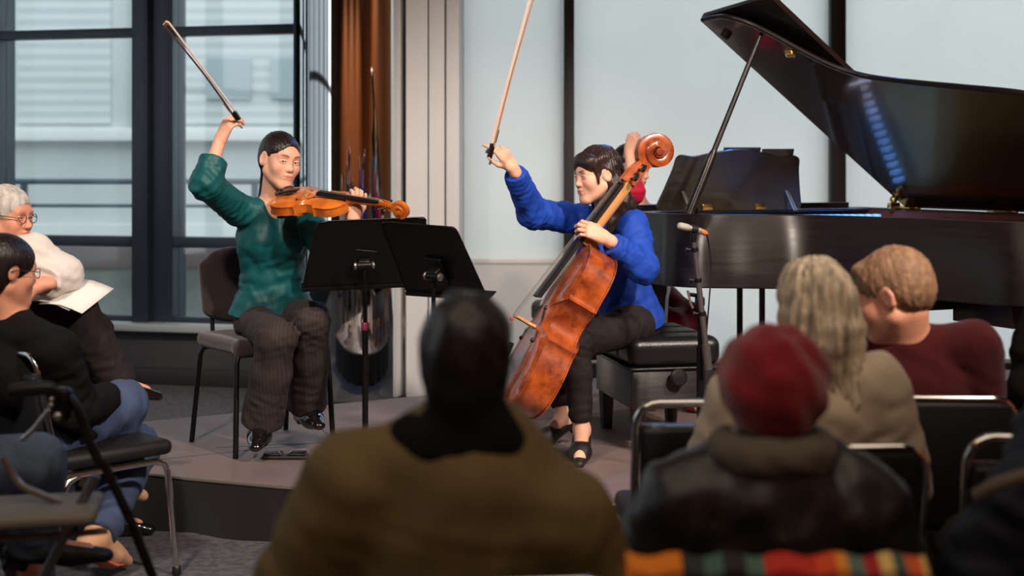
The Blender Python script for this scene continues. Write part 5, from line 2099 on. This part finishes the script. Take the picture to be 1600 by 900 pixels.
hs.build('hair', H_BROWN, cel, 0.004)

# ------------------------------------------------------------------ 3. pianist behind the cellist
pz0 = np.array([0.62, 7.62, STAGE + 0.58])
J = {
    'pelvis': pz0, 'chest': W(996, 372, 7.50), 'neck': W(1004, 318, 7.45),
    'fwd': unit([0.55, -0.83, 0]),
    'shR': W(962, 345, 7.36), 'elR': W(990, 300, 7.15), 'wrR': W(983, 236, 7.28),
    'shL': W(1025, 338, 7.58), 'elL': W(1034, 388, 7.66), 'wrL': W(1066, 352, 7.44),
}
J['hipR'], J['hipL'] = pz0 + np.array([-0.07, -0.06, -0.02]), pz0 + np.array([0.07, 0.05, -0.02])
J['knR'], J['knL'] = W(1045, 512, 7.12), W(1078, 500, 7.30)
J['anR'], J['anL'] = np.append(W(1058, 612, 6.95)[:2], STAGE + 0.09), np.append(W(1092, 600, 7.1)[:2], STAGE + 0.09)
J['toeR'], J['toeL'] = J['anR'] + np.array([0.09, -0.12, -0.055]), J['anL'] + np.array([0.09, -0.12, -0.055])
Hp = Head(W(987, 262, 7.40), (0.85, -0.40, -0.25), (0.05, 0.05, 1), 1.0)


def skirt(t):
    for s in 'LR':
        t.cone(J['hip' + s], J['kn' + s], 0.115, 0.085, 0.05)
    t.cone(J['knR'], J['knL'], 0.08, 0.08, 0.05)
    t.cone((J['hipR'] + J['knR']) / 2, (J['hipL'] + J['knL']) / 2, 0.10, 0.10, 0.05)


pia, pb_ = person('person', 'pianist in crimson dress half hidden behind the cellist, fist raised', J, Hp, SK_A, 0.008, True,
                  hands={'R': dict(d=(0.25, -0.2, 0.95), n=(-0.5, -0.8, 0.2), curl=(1.2, 1.3, 0.8), thumb=0.9, fan=0.02)},
                  top=dict(m=M_RED, name='dress', off=0.012, hipr=0.16, sleeve=(0.052, 0.045, 0.036), cuff={'R': 0.42, 'L': 0.9}, extra=[skirt], wrinkle=0.004),
                  shoes=dict(m=mat('crimson_shoe', lin(120, 20, 24), 0.3), kind='pump', ext=0.03, toe=0.014), base=(0.62, 7.62, STAGE))
hs = Sdf()
Hp.ell(hs, (0, -0.022, 0.040), (0.082, 0.098, 0.090), 0.0)
Hp.ell(hs, (0, 0.026, 0.040), (0.070, 0.067, 0.066), 0.02)
Hp.ell(hs, (0, -0.060, -0.02), (0.072, 0.062, 0.075), 0.04)
Hp.ell(hs, (0, 0.112, -0.020), (0.066, 0.080, 0.080), 0.006, 's')
Hp.cone(hs, (0, -0.1, -0.03), (0, -0.12, -0.09), 0.035, 0.03, 0.03)
hs.build('hair', H_BLACK, pia, 0.007)

# ------------------------------------------------------------------ spectacles helper
def spectacles(parent, H, m):
    g = MB()
    for s in (-1, 1):
        pts = [H(s * 0.033 + 0.023 * math.cos(a), 0.100 - 0.006 * abs(math.cos(a)), 0.002 + 0.017 * math.sin(a)) for a in np.linspace(0, 2 * math.pi, 22, endpoint=False)]
        g.tube(pts, 0.0016, 6, closed=True)
        g.tube([H(s * 0.055, 0.094, 0.006), H(s * 0.076, 0.06, 0.008), H(s * 0.082, 0.0, 0.008), H(s * 0.080, -0.03, -0.004)], 0.0018, 6)
    g.tube([H(-0.010, 0.102, 0.006), H(0, 0.106, 0.008), H(0.010, 0.102, 0.006)], 0.0016, 6)
    fr = g.build('spectacles', m, parent)
    return fr


def cap_hair(H, m, parent, grow=0.010, nape=0.045, face=(0, 0.115, -0.02), fr=(0.068, 0.080, 0.085), h=0.007, rough=0.0, seed=0, bun=None, side=True):
    hs = Sdf()
    H.ell(hs, (0, -0.018, 0.034), (0.073 + grow, 0.091 + grow, 0.085 + grow), 0.0)
    H.ell(hs, (0, 0.024, 0.036), (0.061 + grow * 0.6, 0.058 + grow * 0.6, 0.060 + grow * 0.6), 0.02)
    H.ell(hs, (0, -0.045, -0.02), (0.064 + grow * 0.5, 0.058 + grow * 0.5, nape), 0.03)
    H.ell(hs, face, fr, 0.008, 's')
    for s in (-1, 1):
        H.ell(hs, (s * 0.080, 0.002, -0.012), (0.016, 0.026, 0.036), 0.006, 's')
    if bun:
        H.ell(hs, bun[0], bun[1], 0.01)
    if rough:
        hs.disp(wrinkles(rough, 90, H.R @ np.array([0.8, 0.6, 0.2]), seed))
    return hs.build('hair', m, parent, h)


# ------------------------------------------------------------------ 4. man in the olive jacket, nearest the camera
D = 2.34
J = sit_joints((-0.085, 2.42, 0.59), 0.0, 0.02, 0.43, 0.19, 0.10, floor=0.0)
J['neck'] = W(726, 696, D)
J['chest'] = W(722, 780, D + 0.02)
J['shL'], J['shR'] = W(556, 764, D), W(872, 818, D)
J['elL'], J['elR'] = W(488, 915, D + 0.05), W(918, 915, D + 0.05)
Ho = Head(W(728, 566, D + 0.01), (0.02, 1, -0.10), (0.0, 0, 1), 0.94)
oli, _ = person('person', 'nearest listener seen from behind, dark hair and hood, olive jacket', J, Ho, SK_C, 0.009, False, True, sc=1.12,
                top=dict(m=M_OLIVE, name='jacket', off=0.035, waistr=0.15, hipr=0.15, flat=0.78, sleeve=(0.060, 0.056, 0.048), wrinkle=0.008, wsc=20, seed=11, h=0.010),
                legs=dict(m=M_BLKT, r=(0.09, 0.07, 0.06), h=0.012), shoes=dict(m=M_BLKV, ext=0.05, toe=0.03), base=(-0.085, 2.42, 0))
cap_hair(Ho, H_BLACK, oli, 0.012, 0.075, h=0.007, rough=0.004)
hs = Sdf()
for k in range(9):
    a = -1.9 + 3.8 * k / 8
    hs.ell(J['neck'] + np.array([0.080 * math.sin(a) - 0.012, -0.030 - 0.04 * math.cos(a), 0.016 - 0.018 * math.cos(a)]), (0.036, 0.038, 0.042), None, 0.03)
hs.cone(J['neck'] + (0, -0.02, -0.03), Ho(0, -0.05, -0.06), 0.072, 0.066, 0.03)
hs.disp(wrinkles(0.004, 40, (0.6, 0.2, 0.6), 2))
hs.build('hood', M_HOOD, oli, 0.008)

# ------------------------------------------------------------------ 5. red beanie
D = 2.56
J = sit_joints((0.50, 2.62, 0.59), 0.0, 0.0, 0.42, 0.17, 0.10, floor=0.0, thigh=0.34)
J['neck'] = W(1205, 700, D)
J['chest'] = W(1204, 800, D + 0.02)
J['shL'], J['shR'] = W(1075, 785, D), W(1335, 785, D)
J['elL'], J['elR'] = W(1022, 905, D + 0.05), W(1378, 900, D + 0.05)
Hb = Head(W(1208, 610, D), (0.03, 1, -0.15), (0.0, 0, 1), 0.88)
bea, _ = person('person', 'listener in red wool beanie and dark leather coat, seen from behind', J, Hb, SK_B, 0.009, False, sc=1.05,
                top=dict(m=M_COAT, name='coat', off=0.035, waistr=0.15, hipr=0.15, flat=0.8, sleeve=(0.058, 0.054, 0.046), wrinkle=0.011, wsc=22, wdir=(0.5, 0.1, 0.9), seed=21, h=0.010),
                legs=dict(m=M_BLKT, r=(0.09, 0.07, 0.06), h=0.012), shoes=dict(m=M_BLKV, ext=0.05, toe=0.03), base=(0.50, 2.62, 0))
hs = Sdf()
c = W(1208, 588, D)
hs.ell(c, (0.102, 0.110, 0.098), None, 0.0)
hs.ell(c + (0, -0.01, -0.035), (0.092, 0.100, 0.070), None, 0.03)
hs.ell(c + (0, 0.0, -0.085), (0.074, 0.085, 0.030), None, 0.02)
hs.disp(wrinkles(0.005, 75, (0.6, 0.2, 0.7), 4))
hs.build('beanie', M_BEANIE, bea, 0.006)
hs = Sdf()
for k in range(11):
    a = -2.2 + 4.4 * k / 10
    hs.ell(J['neck'] + np.array([0.092 * math.sin(a), -0.01 - 0.085 * math.cos(a), 0.0]), (0.034, 0.034, 0.036), None, 0.03)
hs.disp(wrinkles(0.004, 60, (0.6, 0.2, 0.6), 2))
hs.build('fleece_collar', M_FURC, bea, 0.007)

# ------------------------------------------------------------------ 6. grey-haired woman in beige
D = 3.34
J = sit_joints((0.70, 3.38, 0.60), 0.10, 0.05, 0.44, 0.18, 0.10, floor=0.0)
J['neck'] = W(1268, 560, D)
J['chest'] = W(1262, 660, D)
J['shL'], J['shR'] = W(1160, 632, D), W(1362, 610, D - 0.02)
J['elL'], J['elR'] = W(1118, 768, D + 0.05), W(1388, 740, D + 0.02)
J['wrR'] = W(1375, 850, D + 0.2)
Hg = Head(W(1268, 480, D + 0.02), (-0.35, 0.93, -0.12), (0.0, 0, 1), 0.98)
gre, _ = person('person', 'listener with long wavy grey hair in a loose beige sweater', J, Hg, SK_B, 0.009, False, sc=1.05,
                top=dict(m=M_BEIGE, name='sweater', off=0.028, waistr=0.15, hipr=0.17, flat=0.8, sleeve=(0.062, 0.066, 0.060), wrinkle=0.008, wsc=20, wdir=(0.8, 0.2, 0.4), seed=31, h=0.009),
                legs=dict(m=M_BLKT, r=(0.09, 0.07, 0.06), h=0.012), shoes=dict(m=M_BLKV, ext=0.05, toe=0.03), base=(0.70, 3.36, 0))
hs = Sdf()
Hg.ell(hs, (0, -0.020, 0.036), (0.086, 0.102, 0.092), 0.0)
Hg.ell(hs, (0, -0.055, -0.03), (0.088, 0.065, 0.10), 0.04)
Hg.ell(hs, (0, 0.120, -0.02), (0.066, 0.080, 0.10), 0.01, 's')
rs = np.random.RandomState(5)
for k in range(17):
    a = math.pi * (k / 16) + math.pi
    x0, y0 = 0.078 * math.cos(a), -0.02 + 0.075 * math.sin(a)
    pts = [(x0, y0, -0.02)]
    ln = rs.uniform(0.17, 0.235)
    ph = rs.uniform(0, 6.28)
    for j in range(1, 6):
        f_ = j / 5
        pts.append((x0 * (1 + 0.12 * f_ - 0.25 * max(0, f_ - 0.6)) + 0.012 * math.sin(ph + f_ * 7) + 0.03 * f_ ** 2, y0 * (1 + 0.25 * f_) + 0.010 * math.cos(ph + f_ * 6), -0.02 - ln * f_))
    for j in range(5):
        Hg.cone(hs, pts[j], pts[j + 1], 0.024 - 0.0026 * j, 0.024 - 0.0026 * (j + 1), 0.012)
hs.disp(strands(Hg, 'down', 0.0030, 24, 7))
hs.disp(wrinkles(0.004, 60, Hg.R @ np.array([0.2, 0.2, 0.9]), 8))
hs.build('hair', H_GREY, gre, 0.0055)

# ------------------------------------------------------------------ 7. man in the maroon sweater
D = 3.80
J = sit_joints((1.12, 4.02, 0.60), 0.05, -0.02, 0.46, 0.20, 0.10, floor=0.0)
J['neck'] = W(1420, 520, D)
J['chest'] = W(1440, 618, D + 0.05)
J['shL'], J['shR'] = W(1366, 565, D + 0.05), W(1520, 542, D - 0.02)
J['elL'], J['elR'] = W(1345, 680, D + 0.12), W(1534, 660, D + 0.02)
Hm = Head(W(1396, 462, D), (-0.80, 0.50, -0.30), (-0.05, 0.0, 1), 1.10)
mar, mb2 = person('person', 'man with short sandy grey hair in a maroon sweater, head turned left', J, Hm, SK_B, 0.008, False, True, sc=1.05,
                  top=dict(m=M_MAROON, name='sweater', off=0.018, waistr=0.14, hipr=0.15, flat=0.8, sleeve=(0.056, 0.052, 0.042), wrinkle=0.005, wsc=22, wdir=(0.6, 0.2, 0.7), seed=41, h=0.009),
                  legs=dict(m=M_BLKT, r=(0.09, 0.07, 0.06), h=0.012), shoes=dict(m=M_BLKV, ext=0.05, toe=0.03), base=(1.12, 3.96, 0),
                  tint=head_tint(Hm, brow=(0.6, 0.5, 0.45)))
hs = Sdf()
Hm.ell(hs, (0, -0.018, 0.035), (0.0765, 0.095, 0.089), 0.0)
Hm.ell(hs, (0, 0.022, 0.036), (0.068, 0.062, 0.066), 0.02)
Hm.ell(hs, (0, -0.046, -0.006), (0.067, 0.055, 0.056), 0.03)
Hm.ell(hs, (0, 0.125, -0.015), (0.075, 0.085, 0.085), 0.008, 's')
for s in (-1, 1):
    Hm.ell(hs, (s * 0.080, 0.006, -0.018), (0.018, 0.032, 0.040), 0.006, 's')
Hm.cone(hs, (-0.03, 0.060, 0.085), (0.04, 0.055, 0.085), 0.016, 0.018, 0.02)
hs.early(strands(Hm, 'down', 0.0012, 60, 9))
hs.disp(wrinkles(0.0016, 300, Hm.R @ np.array([0.6, 0.6, 0.2]), 9))
hs.build('hair', H_FAIR, mar, 0.0055)

# ------------------------------------------------------------------ 8. listener in dark sweater and jeans, left
J = sit_joints((-1.60, 4.82, 0.59), math.radians(-48), -0.12, 0.44, 0.17, 0.09, floor=0.0)
J['neck'] = W(8, 492, 4.66)
J['chest'] = W(30, 590, 4.70)
J['shL'], J['shR'] = W(-20, 530, 4.85), W(88, 548, 4.55)
J['elR'], J['wrR'] = W(120, 640, 4.66), W(165, 622, 4.92)
J['elL'], J['wrL'] = W(60, 640, 5.0), W(140, 625, 5.02)
J['hipR'], J['hipL'] = W(72, 690, 4.72), W(50, 680, 4.90)
J['knR'], J['knL'] = W(192, 632, 5.02), W(212, 700, 5.12)
J['anR'], J['anL'] = W(162, 740, 5.06), W(150, 842, 4.72)
J['toeR'], J['toeL'] = W(205, 765, 5.16), W(184, 868, 4.86)
Hl = Head(W(10, 424, 4.66), (0.72, 0.66, -0.12), (0.0, 0, 1), 1.0)
lef, lb_ = person('person', 'listener in dark sweater, jeans and glasses, dark hair tied back, by the stage corner', J, Hl, SK_B, 0.008, False,
                  hands={},
                  top=dict(m=M_DKSW, name='sweater', off=0.020, waistr=0.135, hipr=0.15, flat=0.8, sleeve=(0.056, 0.052, 0.040), wrinkle=0.006, wsc=22, seed=51, h=0.009),
                  legs=dict(m=M_JEANS, off=0.014, r=(0.088, 0.072, 0.058), len={'R': 0.98, 'L': 0.9}, wrinkle=0.005, wsc=26, h=0.008),
                  shoes=dict(m=mat('tan_sneaker', lin(196, 150, 116), 0.8), ext=0.05, toe=0.032, w=1.12, topcut=0.035, sole=mat('coral_sole', lin(206, 108, 84), 0.7)), base=(-1.64, 4.8, 0))
cap_hair(Hl, H_BLACK, lef, 0.012, 0.075, bun=((0, -0.115, -0.02), (0.045, 0.035, 0.045)), h=0.006)
spectacles(lb_, Hl, mat('spectacle_frame', lin(40, 50, 62), 0.3))

# ------------------------------------------------------------------ 9. man in the white quilted jacket, far left
J = sit_joints((-2.06, 5.23, 0.60), math.radians(-75), -0.05, 0.46, 0.19, 0.09, floor=0.0)
J['neck'] = W(0, 395, 5.24)
J['chest'] = W(5, 440, 5.20)
J['shL'], J['shR'] = W(-20, 400, 5.42), W(48, 398, 5.08)
J['elR'], J['wrR'] = W(96, 428, 5.12), W(64, 445, 4.98)
J['elL'], J['wrL'] = W(10, 470, 5.45), W(56, 436, 5.36)
J['hipR'], J['hipL'] = W(20, 490, 5.14), W(10, 490, 5.34)
J['knR'], J['knL'] = W(116, 488, 5.20), W(140, 520, 5.36)
J['anR'], J['anL'] = W(186, 598, 5.30), W(165, 640, 5.34)
J['toeR'], J['toeL'] = W(226, 612, 5.34), W(205, 650, 5.36)
J['anL'] = np.array([J['knL'][0] + 0.02, J['knL'][1], 0.09])
J['toeL'] = J['anL'] + np.array([0.16, 0.02, -0.05])
Hw = Head(W(12, 338, 5.22), (0.85, -0.25, -0.10), (0.0, 0, 1), 0.97)


def quilt(t):
    t.disp(lambda P: (0.0025 * np.sin((P[..., 2] + 0.5 * P[..., 0]) * 130)).astype(np.float32))


whi, wb_ = person('person', 'older man with white hair and glasses in a white quilted jacket, legs crossed, far left', J, Hw, SK_B, 0.007, True, True, hands={'R': dict(d=(-0.85, -0.2, -0.15), n=(-0.2, -0.6, 0.8), curl=(0.4, 0.5, 0.3))},
                  top=dict(m=M_PUFF, name='quilted_jacket', off=0.026, waistr=0.14, hipr=0.15, flat=0.8, sleeve=(0.052, 0.048, 0.036), cuff={'R': 0.8, 'L': 0.8}, wrinkle=0.003, seed=61, extra=[quilt], collar=(0.075, 0.5), h=0.008),
                  legs=dict(m=M_BLKT, off=0.014, r=(0.090, 0.072, 0.058), len={'R': 0.96, 'L': 0.93}, wrinkle=0.005, h=0.008),
                  shoes=dict(m=M_SHOE, ext=0.05, toe=0.026), base=(-2.08, 5.22, 0), tint=head_tint(Hw, brow=(0.8, 0.75, 0.7)))
cap_hair(Hw, H_WHITE, whi, 0.008, 0.05, face=(0, 0.115, -0.02), h=0.006, rough=0.003)
spectacles(wb_, Hw, mat('spectacle_frame_dark', lin(60, 50, 46), 0.3))
# dark armchair under him
t = thing('armchair', (-2.12, 5.22, 0), 'dark chair with padded armrest under the man in the white jacket', 'chair', None, math.radians(-75))
MB().box((0, 0.0, 0.43), (0.50, 0.46, 0.07), None, 0.025).build('seat', M_BLKV, t, local=True)
MB().box((0, -0.26, 0.66), (0.46, 0.05, 0.36), frame((0, 1, 0.12)), 0.022).build('backrest', M_BLKV, t, local=True)
for s in (-1, 1):
    MB().tube([(s * 0.27, -0.26, 0.0), (s * 0.27, -0.25, 0.60), (s * 0.27, -0.22, 0.64), (s * 0.27, 0.16, 0.64), (s * 0.27, 0.22, 0.60), (s * 0.27, 0.26, 0.0)], 0.012, 10).build('side_frame', M_CHROME, t, local=True)
    MB().box((s * 0.27, 0.02, 0.665), (0.055, 0.30, 0.035), None, 0.015).build('armrest', M_BLKP, t, local=True)
# programme on his lap
pg = W(120, 462, 5.10)
t = thing('programme', pg, 'white printed programme sheets on the lap of the man in the white jacket', 'paper')
u_, v_ = unit([0.75, -0.10, -0.12]), unit([0.25, 0.75, 0.30])
m = MB()
rows = []
for i in range(6):
    rows.append([pg + u_ * 0.085 * (j / 4 - 0.5) * 2 + v_ * 0.105 * (i / 5 - 0.5) * 2 + np.array([0, 0, 0.012 * math.sin(j * 0.9)]) for j in range(5)])
m.grid(rows).build('sheet', M_PAPER, t, solid=0.002)
rows = [[p + np.array([-0.05, 0.01, 0.010]) for p in r_] for r_ in rows]
MB().grid(rows).build('sheet', M_PAPER, t, solid=0.002)

# ------------------------------------------------------------------ 10. jeans knee at the lower left edge
J = sit_joints((-1.98, 3.86, 0.59), math.radians(-62), -0.1, 0.45, 0.18, 0.09, floor=0.0)
J['knR'] = W(52, 728, 3.86)
J['anR'] = W(50, 850, 3.98)
J['toeR'] = J['anR'] + np.array([0.14, 0.06, -0.04])
J['knL'] = W(40, 765, 4.12)
J['anL'] = np.array([J['knL'][0] + 0.02, J['knL'][1], 0.09])
J['toeL'] = J['anL'] + np.array([0.14, 0.06, -0.05])
J['anR'][2] = max(J['anR'][2], 0.12)
He = Head(J['head'] + np.array([0, 0, 0.02]), (0.8, 0.5, 0), (0, 0, 1), 1.0)
jea, _ = person('person', 'listener whose light blue jeans show beside the walker, lower left edge', J, He, SK_B, 0.010, False,
                top=dict(m=M_NAVY, name='jacket', off=0.02, seed=71, h=0.011),
                legs=dict(m=M_JEANS2, off=0.014, r=(0.088, 0.074, 0.060), len={'R': 0.92, 'L': 0.93}, wrinkle=0.006, wsc=26, h=0.009),
                shoes=dict(m=M_BLKV, ext=0.05, toe=0.03), base=(-1.98, 3.86, 0))
cap_hair(He, H_BROWN, jea, 0.012, 0.075, h=0.008)
stacking_chair((-2.02, 3.84, 0), math.radians(-62), 'chair under the listener in light blue jeans, lower left edge')

# ------------------------------------------------------------------ 11. dark listener at the right edge
J = sit_joints((1.66, 4.08, 0.59), 0.15, 0.05, 0.44, 0.18, 0.09, floor=0.0)
J['shL'] = W(1612, 610, 4.05)
J['elL'] = W(1600, 668, 4.12)
J['wrL'] = W(1585, 690, 4.25)
Hr = Head(J['head'], (-0.2, 1, -0.05), (0, 0, 1), 1.0)
rig, _ = person('person', 'listener in black cut off by the right edge, beyond the chrome-railed chair', J, Hr, SK_B, 0.010, False,
                top=dict(m=M_HOOD, name='pullover', off=0.02, seed=81, h=0.010), legs=dict(m=M_BLKT, h=0.012, r=(0.088, 0.066, 0.055)), shoes=dict(m=M_BLKV, ext=0.05, toe=0.03), base=(1.66, 4.08, 0))
cap_hair(Hr, H_BROWN, rig, 0.012, 0.08, h=0.009)
stacking_chair((1.68, 3.98, 0), math.radians(8), 'chair of the listener in black at the right edge')

# ------------------------------------------------------------------ 12. navy jacket at the lower right corner
D = 2.52
J = sit_joints((1.12, 2.60, 0.58), -0.1, 0.0, 0.42, 0.18, 0.08, floor=0.0, thigh=0.34)
J['shL'] = W(1610, 790, D)
J['elL'] = W(1552, 880, D + 0.05)
J['wrL'] = W(1560, 985, D + 0.2)
Hn = Head(J['head'] + np.array([0.02, 0.0, -0.02]), (0.1, 1, -0.05), (0, 0, 1), 1.0)


def furtrim(t):
    pass


nav, _ = person('person', 'listener in navy jacket with grey shoulder trim, lower right corner', J, Hn, SK_B, 0.010, False, sc=1.05,
                top=dict(m=M_NAVY, name='jacket', off=0.030, waistr=0.15, hipr=0.16, sleeve=(0.058, 0.056, 0.046), seed=91, wrinkle=0.007, h=0.010), legs=dict(m=M_BLKT, h=0.012, r=(0.09, 0.07, 0.06)), shoes=dict(m=M_BLKV, ext=0.05, toe=0.03), base=(1.10, 2.62, 0))
cap_hair(Hn, H_BROWN, nav, 0.012, 0.08, h=0.009)
MB().tube(catmull([W(1525, 775, D - 0.08), W(1560, 756, D - 0.10), W(1605, 742, D - 0.10), W(1650, 728, D - 0.10)], 5), 0.013, 10).build('shoulder_trim', M_FURC, nav)

# ------------------------------------------------------------------ striped cloth over the beanie wearer's chair back
cols = [(0.0, lin(206, 116, 24)), (0.20, lin(40, 44, 40)), (0.27, lin(60, 92, 80)), (0.33, lin(30, 30, 30)), (0.40, lin(64, 96, 84)), (0.46, lin(176, 42, 28)), (0.62, lin(196, 66, 30)), (0.68, lin(206, 130, 40)), (0.72, lin(80, 104, 90)), (0.77, lin(150, 28, 34)),
        (0.82, lin(200, 170, 100)), (0.86, lin(60, 80, 70)), (0.90, lin(190, 80, 36)), (0.95, lin(196, 164, 90))]
M_WEAVE = mat_stripes('striped_weave', cols, 2.0, axis=0, rough=0.9, offset=0.5)
cx, cyb, cz = (1212 - 800) * 2.14 / F, 2.145, 0.818
rows = []
for i in range(15):
    f_ = i / 14
    row = []
    for j in range(40):
        x = cx - 0.235 + 0.47 * j / 39
        wv = 0.004 * math.sin(j * 0.9 + i * 0.3)
        if f_ < 0.42:
            y, z = cyb - 0.026 - wv, cz - 0.28 * (0.42 - f_) / 0.42
        elif f_ < 0.58:
            a = (f_ - 0.42) / 0.16 * math.pi
            y, z = cyb - 0.026 * math.cos(a), cz + 0.022 * math.sin(a) + wv
        else:
            y, z = cyb + 0.026 + wv, cz - 0.24 * (f_ - 0.58) / 0.42
        row.append((x, y, z))
    rows.append(row)
o = MB().grid(rows).build('striped_cloth', M_WEAVE, solid=0.006)
tag(o, 'orange red and green striped cloth draped over the back of the beanie wearer\'s chair', 'cloth')

# ------------------------------------------------------------------ rollator walker, lower left
D = 3.40
rc = W(85, 900, D)
t = thing('walker', (rc[0], D, 0), 'folding rollator walker with grey seat and hand brake, lower left', 'walker')
M_RTUBE = mat('walker_tube', lin(130, 130, 134), 0.3, metal=0.8)
M_RSEAT = mat('walker_seat', lin(122, 116, 108), 0.6)
for s, sx, off in ((0, 0.0, 0.0), (1, -0.40, -0.10)):
    dd = 3.40 + off
    sh = np.array([sx, off, 0])

    def Q(px, py, k=0.0):
        return W(px, py, D) + sh + np.array([0, k, 0])
    MB().tube([Q(150, 742), Q(108, 822), Q(66, 905)], 0.013, 12).build('rear_leg', M_RTUBE, t)
    MB().tube([Q(160, 720), Q(205, 815), Q(240, 905)], 0.012, 12).build('front_leg', M_BLKM, t)
    MB().tube(catmull([Q(100, 612), Q(122, 640), Q(140, 690), Q(158, 728)], 5), 0.012, 12).build('handle_post', M_BLKM, t)
    g = MB().tube([Q(16, 612), Q(30, 610), Q(72, 606), Q(84, 606)], [0.017, 0.019, 0.018, 0.015], 12).build('grip', M_BLKP, t)
    MB().box(Q(97, 632), (0.05, 0.04, 0.085), frame((0.2, 1, 0)), 0.012).build('brake_housing', M_BLKM, t)
    for p in ((85, 622), (84, 631), (95, 648)):
        MB().ball(Q(*p, -0.02), 0.007 if p[1] < 640 else 0.012, 8).build('housing_bolt', M_SILVER, t)
    MB().tube([Q(78, 640), Q(52, 672), Q(34, 688)], 0.006, 8).build('brake_lever', M_SILVER, t)
    MB().tube(catmull([Q(5, 715), Q(30, 755), Q(62, 772), Q(95, 785)], 5), 0.009, 10).build('side_rail', M_RTUBE, t)
    for px, py in ((66, 0), (240, 0)):
        c_ = np.array([W(px, 900, D)[0] + sx, dd, 0.075])
        m = MB().lathe([(0.04, -0.014), (0.068, -0.014), (0.075, -0.008), (0.075, 0.008), (0.068, 0.014), (0.04, 0.014), (0.04, -0.014)], c_, (0, 1, 0), 28)
        wl_ = m.build('wheel', M_BLKP, t)
        m = MB().lathe([(0.012, -0.016), (0.041, -0.010), (0.041, 0.010), (0.012, 0.016)], c_, (0, 1, 0), 20)
        m.build('hub', M_RTUBE, wl_)
sd = Sdf()
c_ = W(20, 797, D) + np.array([0, -0.02, 0])
sd.box(c_, (0.215, 0.12, 0.018), rotz(0.2), 0.016)
sd.build('seat', M_RSEAT, t, 0.007)
MB().tube([W(100, 836, D) + (0, 0, 0), W(165, 832, D) + (0, 0.02, 0)], 0.009, 8).tube([W(110, 836, D), W(110, 836, D) + (-0.40, -0.10, 0)], 0.009, 8).tube([W(100, 836, D) + (-0.4, -0.1, 0), W(165, 832, D) + (-0.4, -0.08, 0)], 0.009, 8).build('cross_brace', M_RTUBE, t)
# ================================================================== light, sky, camera
wd = bpy.data.worlds.new('sky')
SC.world = wd
wd.use_nodes = True
bg = wd.node_tree.nodes['Background']
bg.inputs['Color'].default_value = (0.95, 0.975, 1.0, 1)
bg.inputs['Strength'].default_value = 2.25


def spot(name, loc, tgt, power, size, col, rad=0.15, blend=0.5):
    l = bpy.data.lights.new(name, 'SPOT')
    l.energy = power
    l.spot_size = math.radians(size)
    l.spot_blend = blend
    l.color = col
    l.shadow_soft_size = rad
    o = bpy.data.objects.new(name, l)
    COL.objects.link(o)
    o.location = loc
    o.rotation_euler = (Vector(tgt) - Vector(loc)).to_track_quat('-Z', 'Y').to_euler()
    return o


WARM = (1.0, 0.84, 0.72)
spot('stage_spot', (2.6, 1.4, 4.3), (0.0, 6.0, 1.0), 1300, 46, WARM)
spot('stage_spot', (-1.6, 1.6, 4.3), (-0.4, 6.0, 0.8), 680, 46, WARM)
spot('stage_spot', (3.2, 3.0, 4.3), (1.6, 6.6, 0.8), 480, 52, WARM)
spot('blue_spot', (1.6, 8.9, 4.2), (0.2, 6.0, 0.5), 160, 55, (0.10, 0.35, 1.0), 0.08)
# house lights over the hall, dimmed
l = bpy.data.lights.new('house_light', 'AREA')
l.energy = 125
l.shape = 'RECTANGLE'
l.size, l.size_y = 6.0, 5.0
l.color = (1.0, 0.80, 0.62)
o = bpy.data.objects.new('house_light', l)
o.location = (0, 0.5, 4.4)
COL.objects.link(o)

spot('added_wall_fill', (4.2, 2.5, 4.3), (6.6, 3.0, 1.8), 260, 110, (1.0, 0.72, 0.45), 0.1, 1.0)  # added unseen lamp, brightens the right wall that the column mirrors
for x in (-3.5, 0.0, 3.5):
    spot('added_wall_fill', (x, -3.2, 4.3), (x, -6.0, 1.9), 330, 100, (1.0, 0.72, 0.45), 0.1, 1.0)  # added unseen lamps, warm up the back wall for the column reflection
spot('blue_beam', (-0.6, 2.6, 4.3), (1.66, 6.86, 1.19), 4800, 6.2, (0.02, 0.26, 1.0), 0.05, 0.3)
cam = bpy.data.cameras.new('camera')
cam.lens = 48
cam.sensor_width = 36
cam.shift_y = (HY - 450.0) / 1600.0
cam.dof.use_dof = True
cam.dof.focus_distance = 5.75
cam.dof.aperture_fstop = 1.9
co_ = bpy.data.objects.new('camera', cam)
co_.location = (0, 0, CAM_H)
co_.rotation_euler = (math.radians(90), 0, 0)
COL.objects.link(co_)
SC.camera = co_
SC.view_settings.view_transform = 'Standard'
SC.view_settings.look = 'None'
SC.view_settings.gamma = 1.0
SC.view_settings.use_curve_mapping = False
SC.view_settings.exposure = 0.0
SC.cycles.use_denoising = True
SC.cycles.max_bounces = 8
SC.cycles.transparent_max_bounces = 12
SC.cycles.sample_clamp_indirect = 6.0
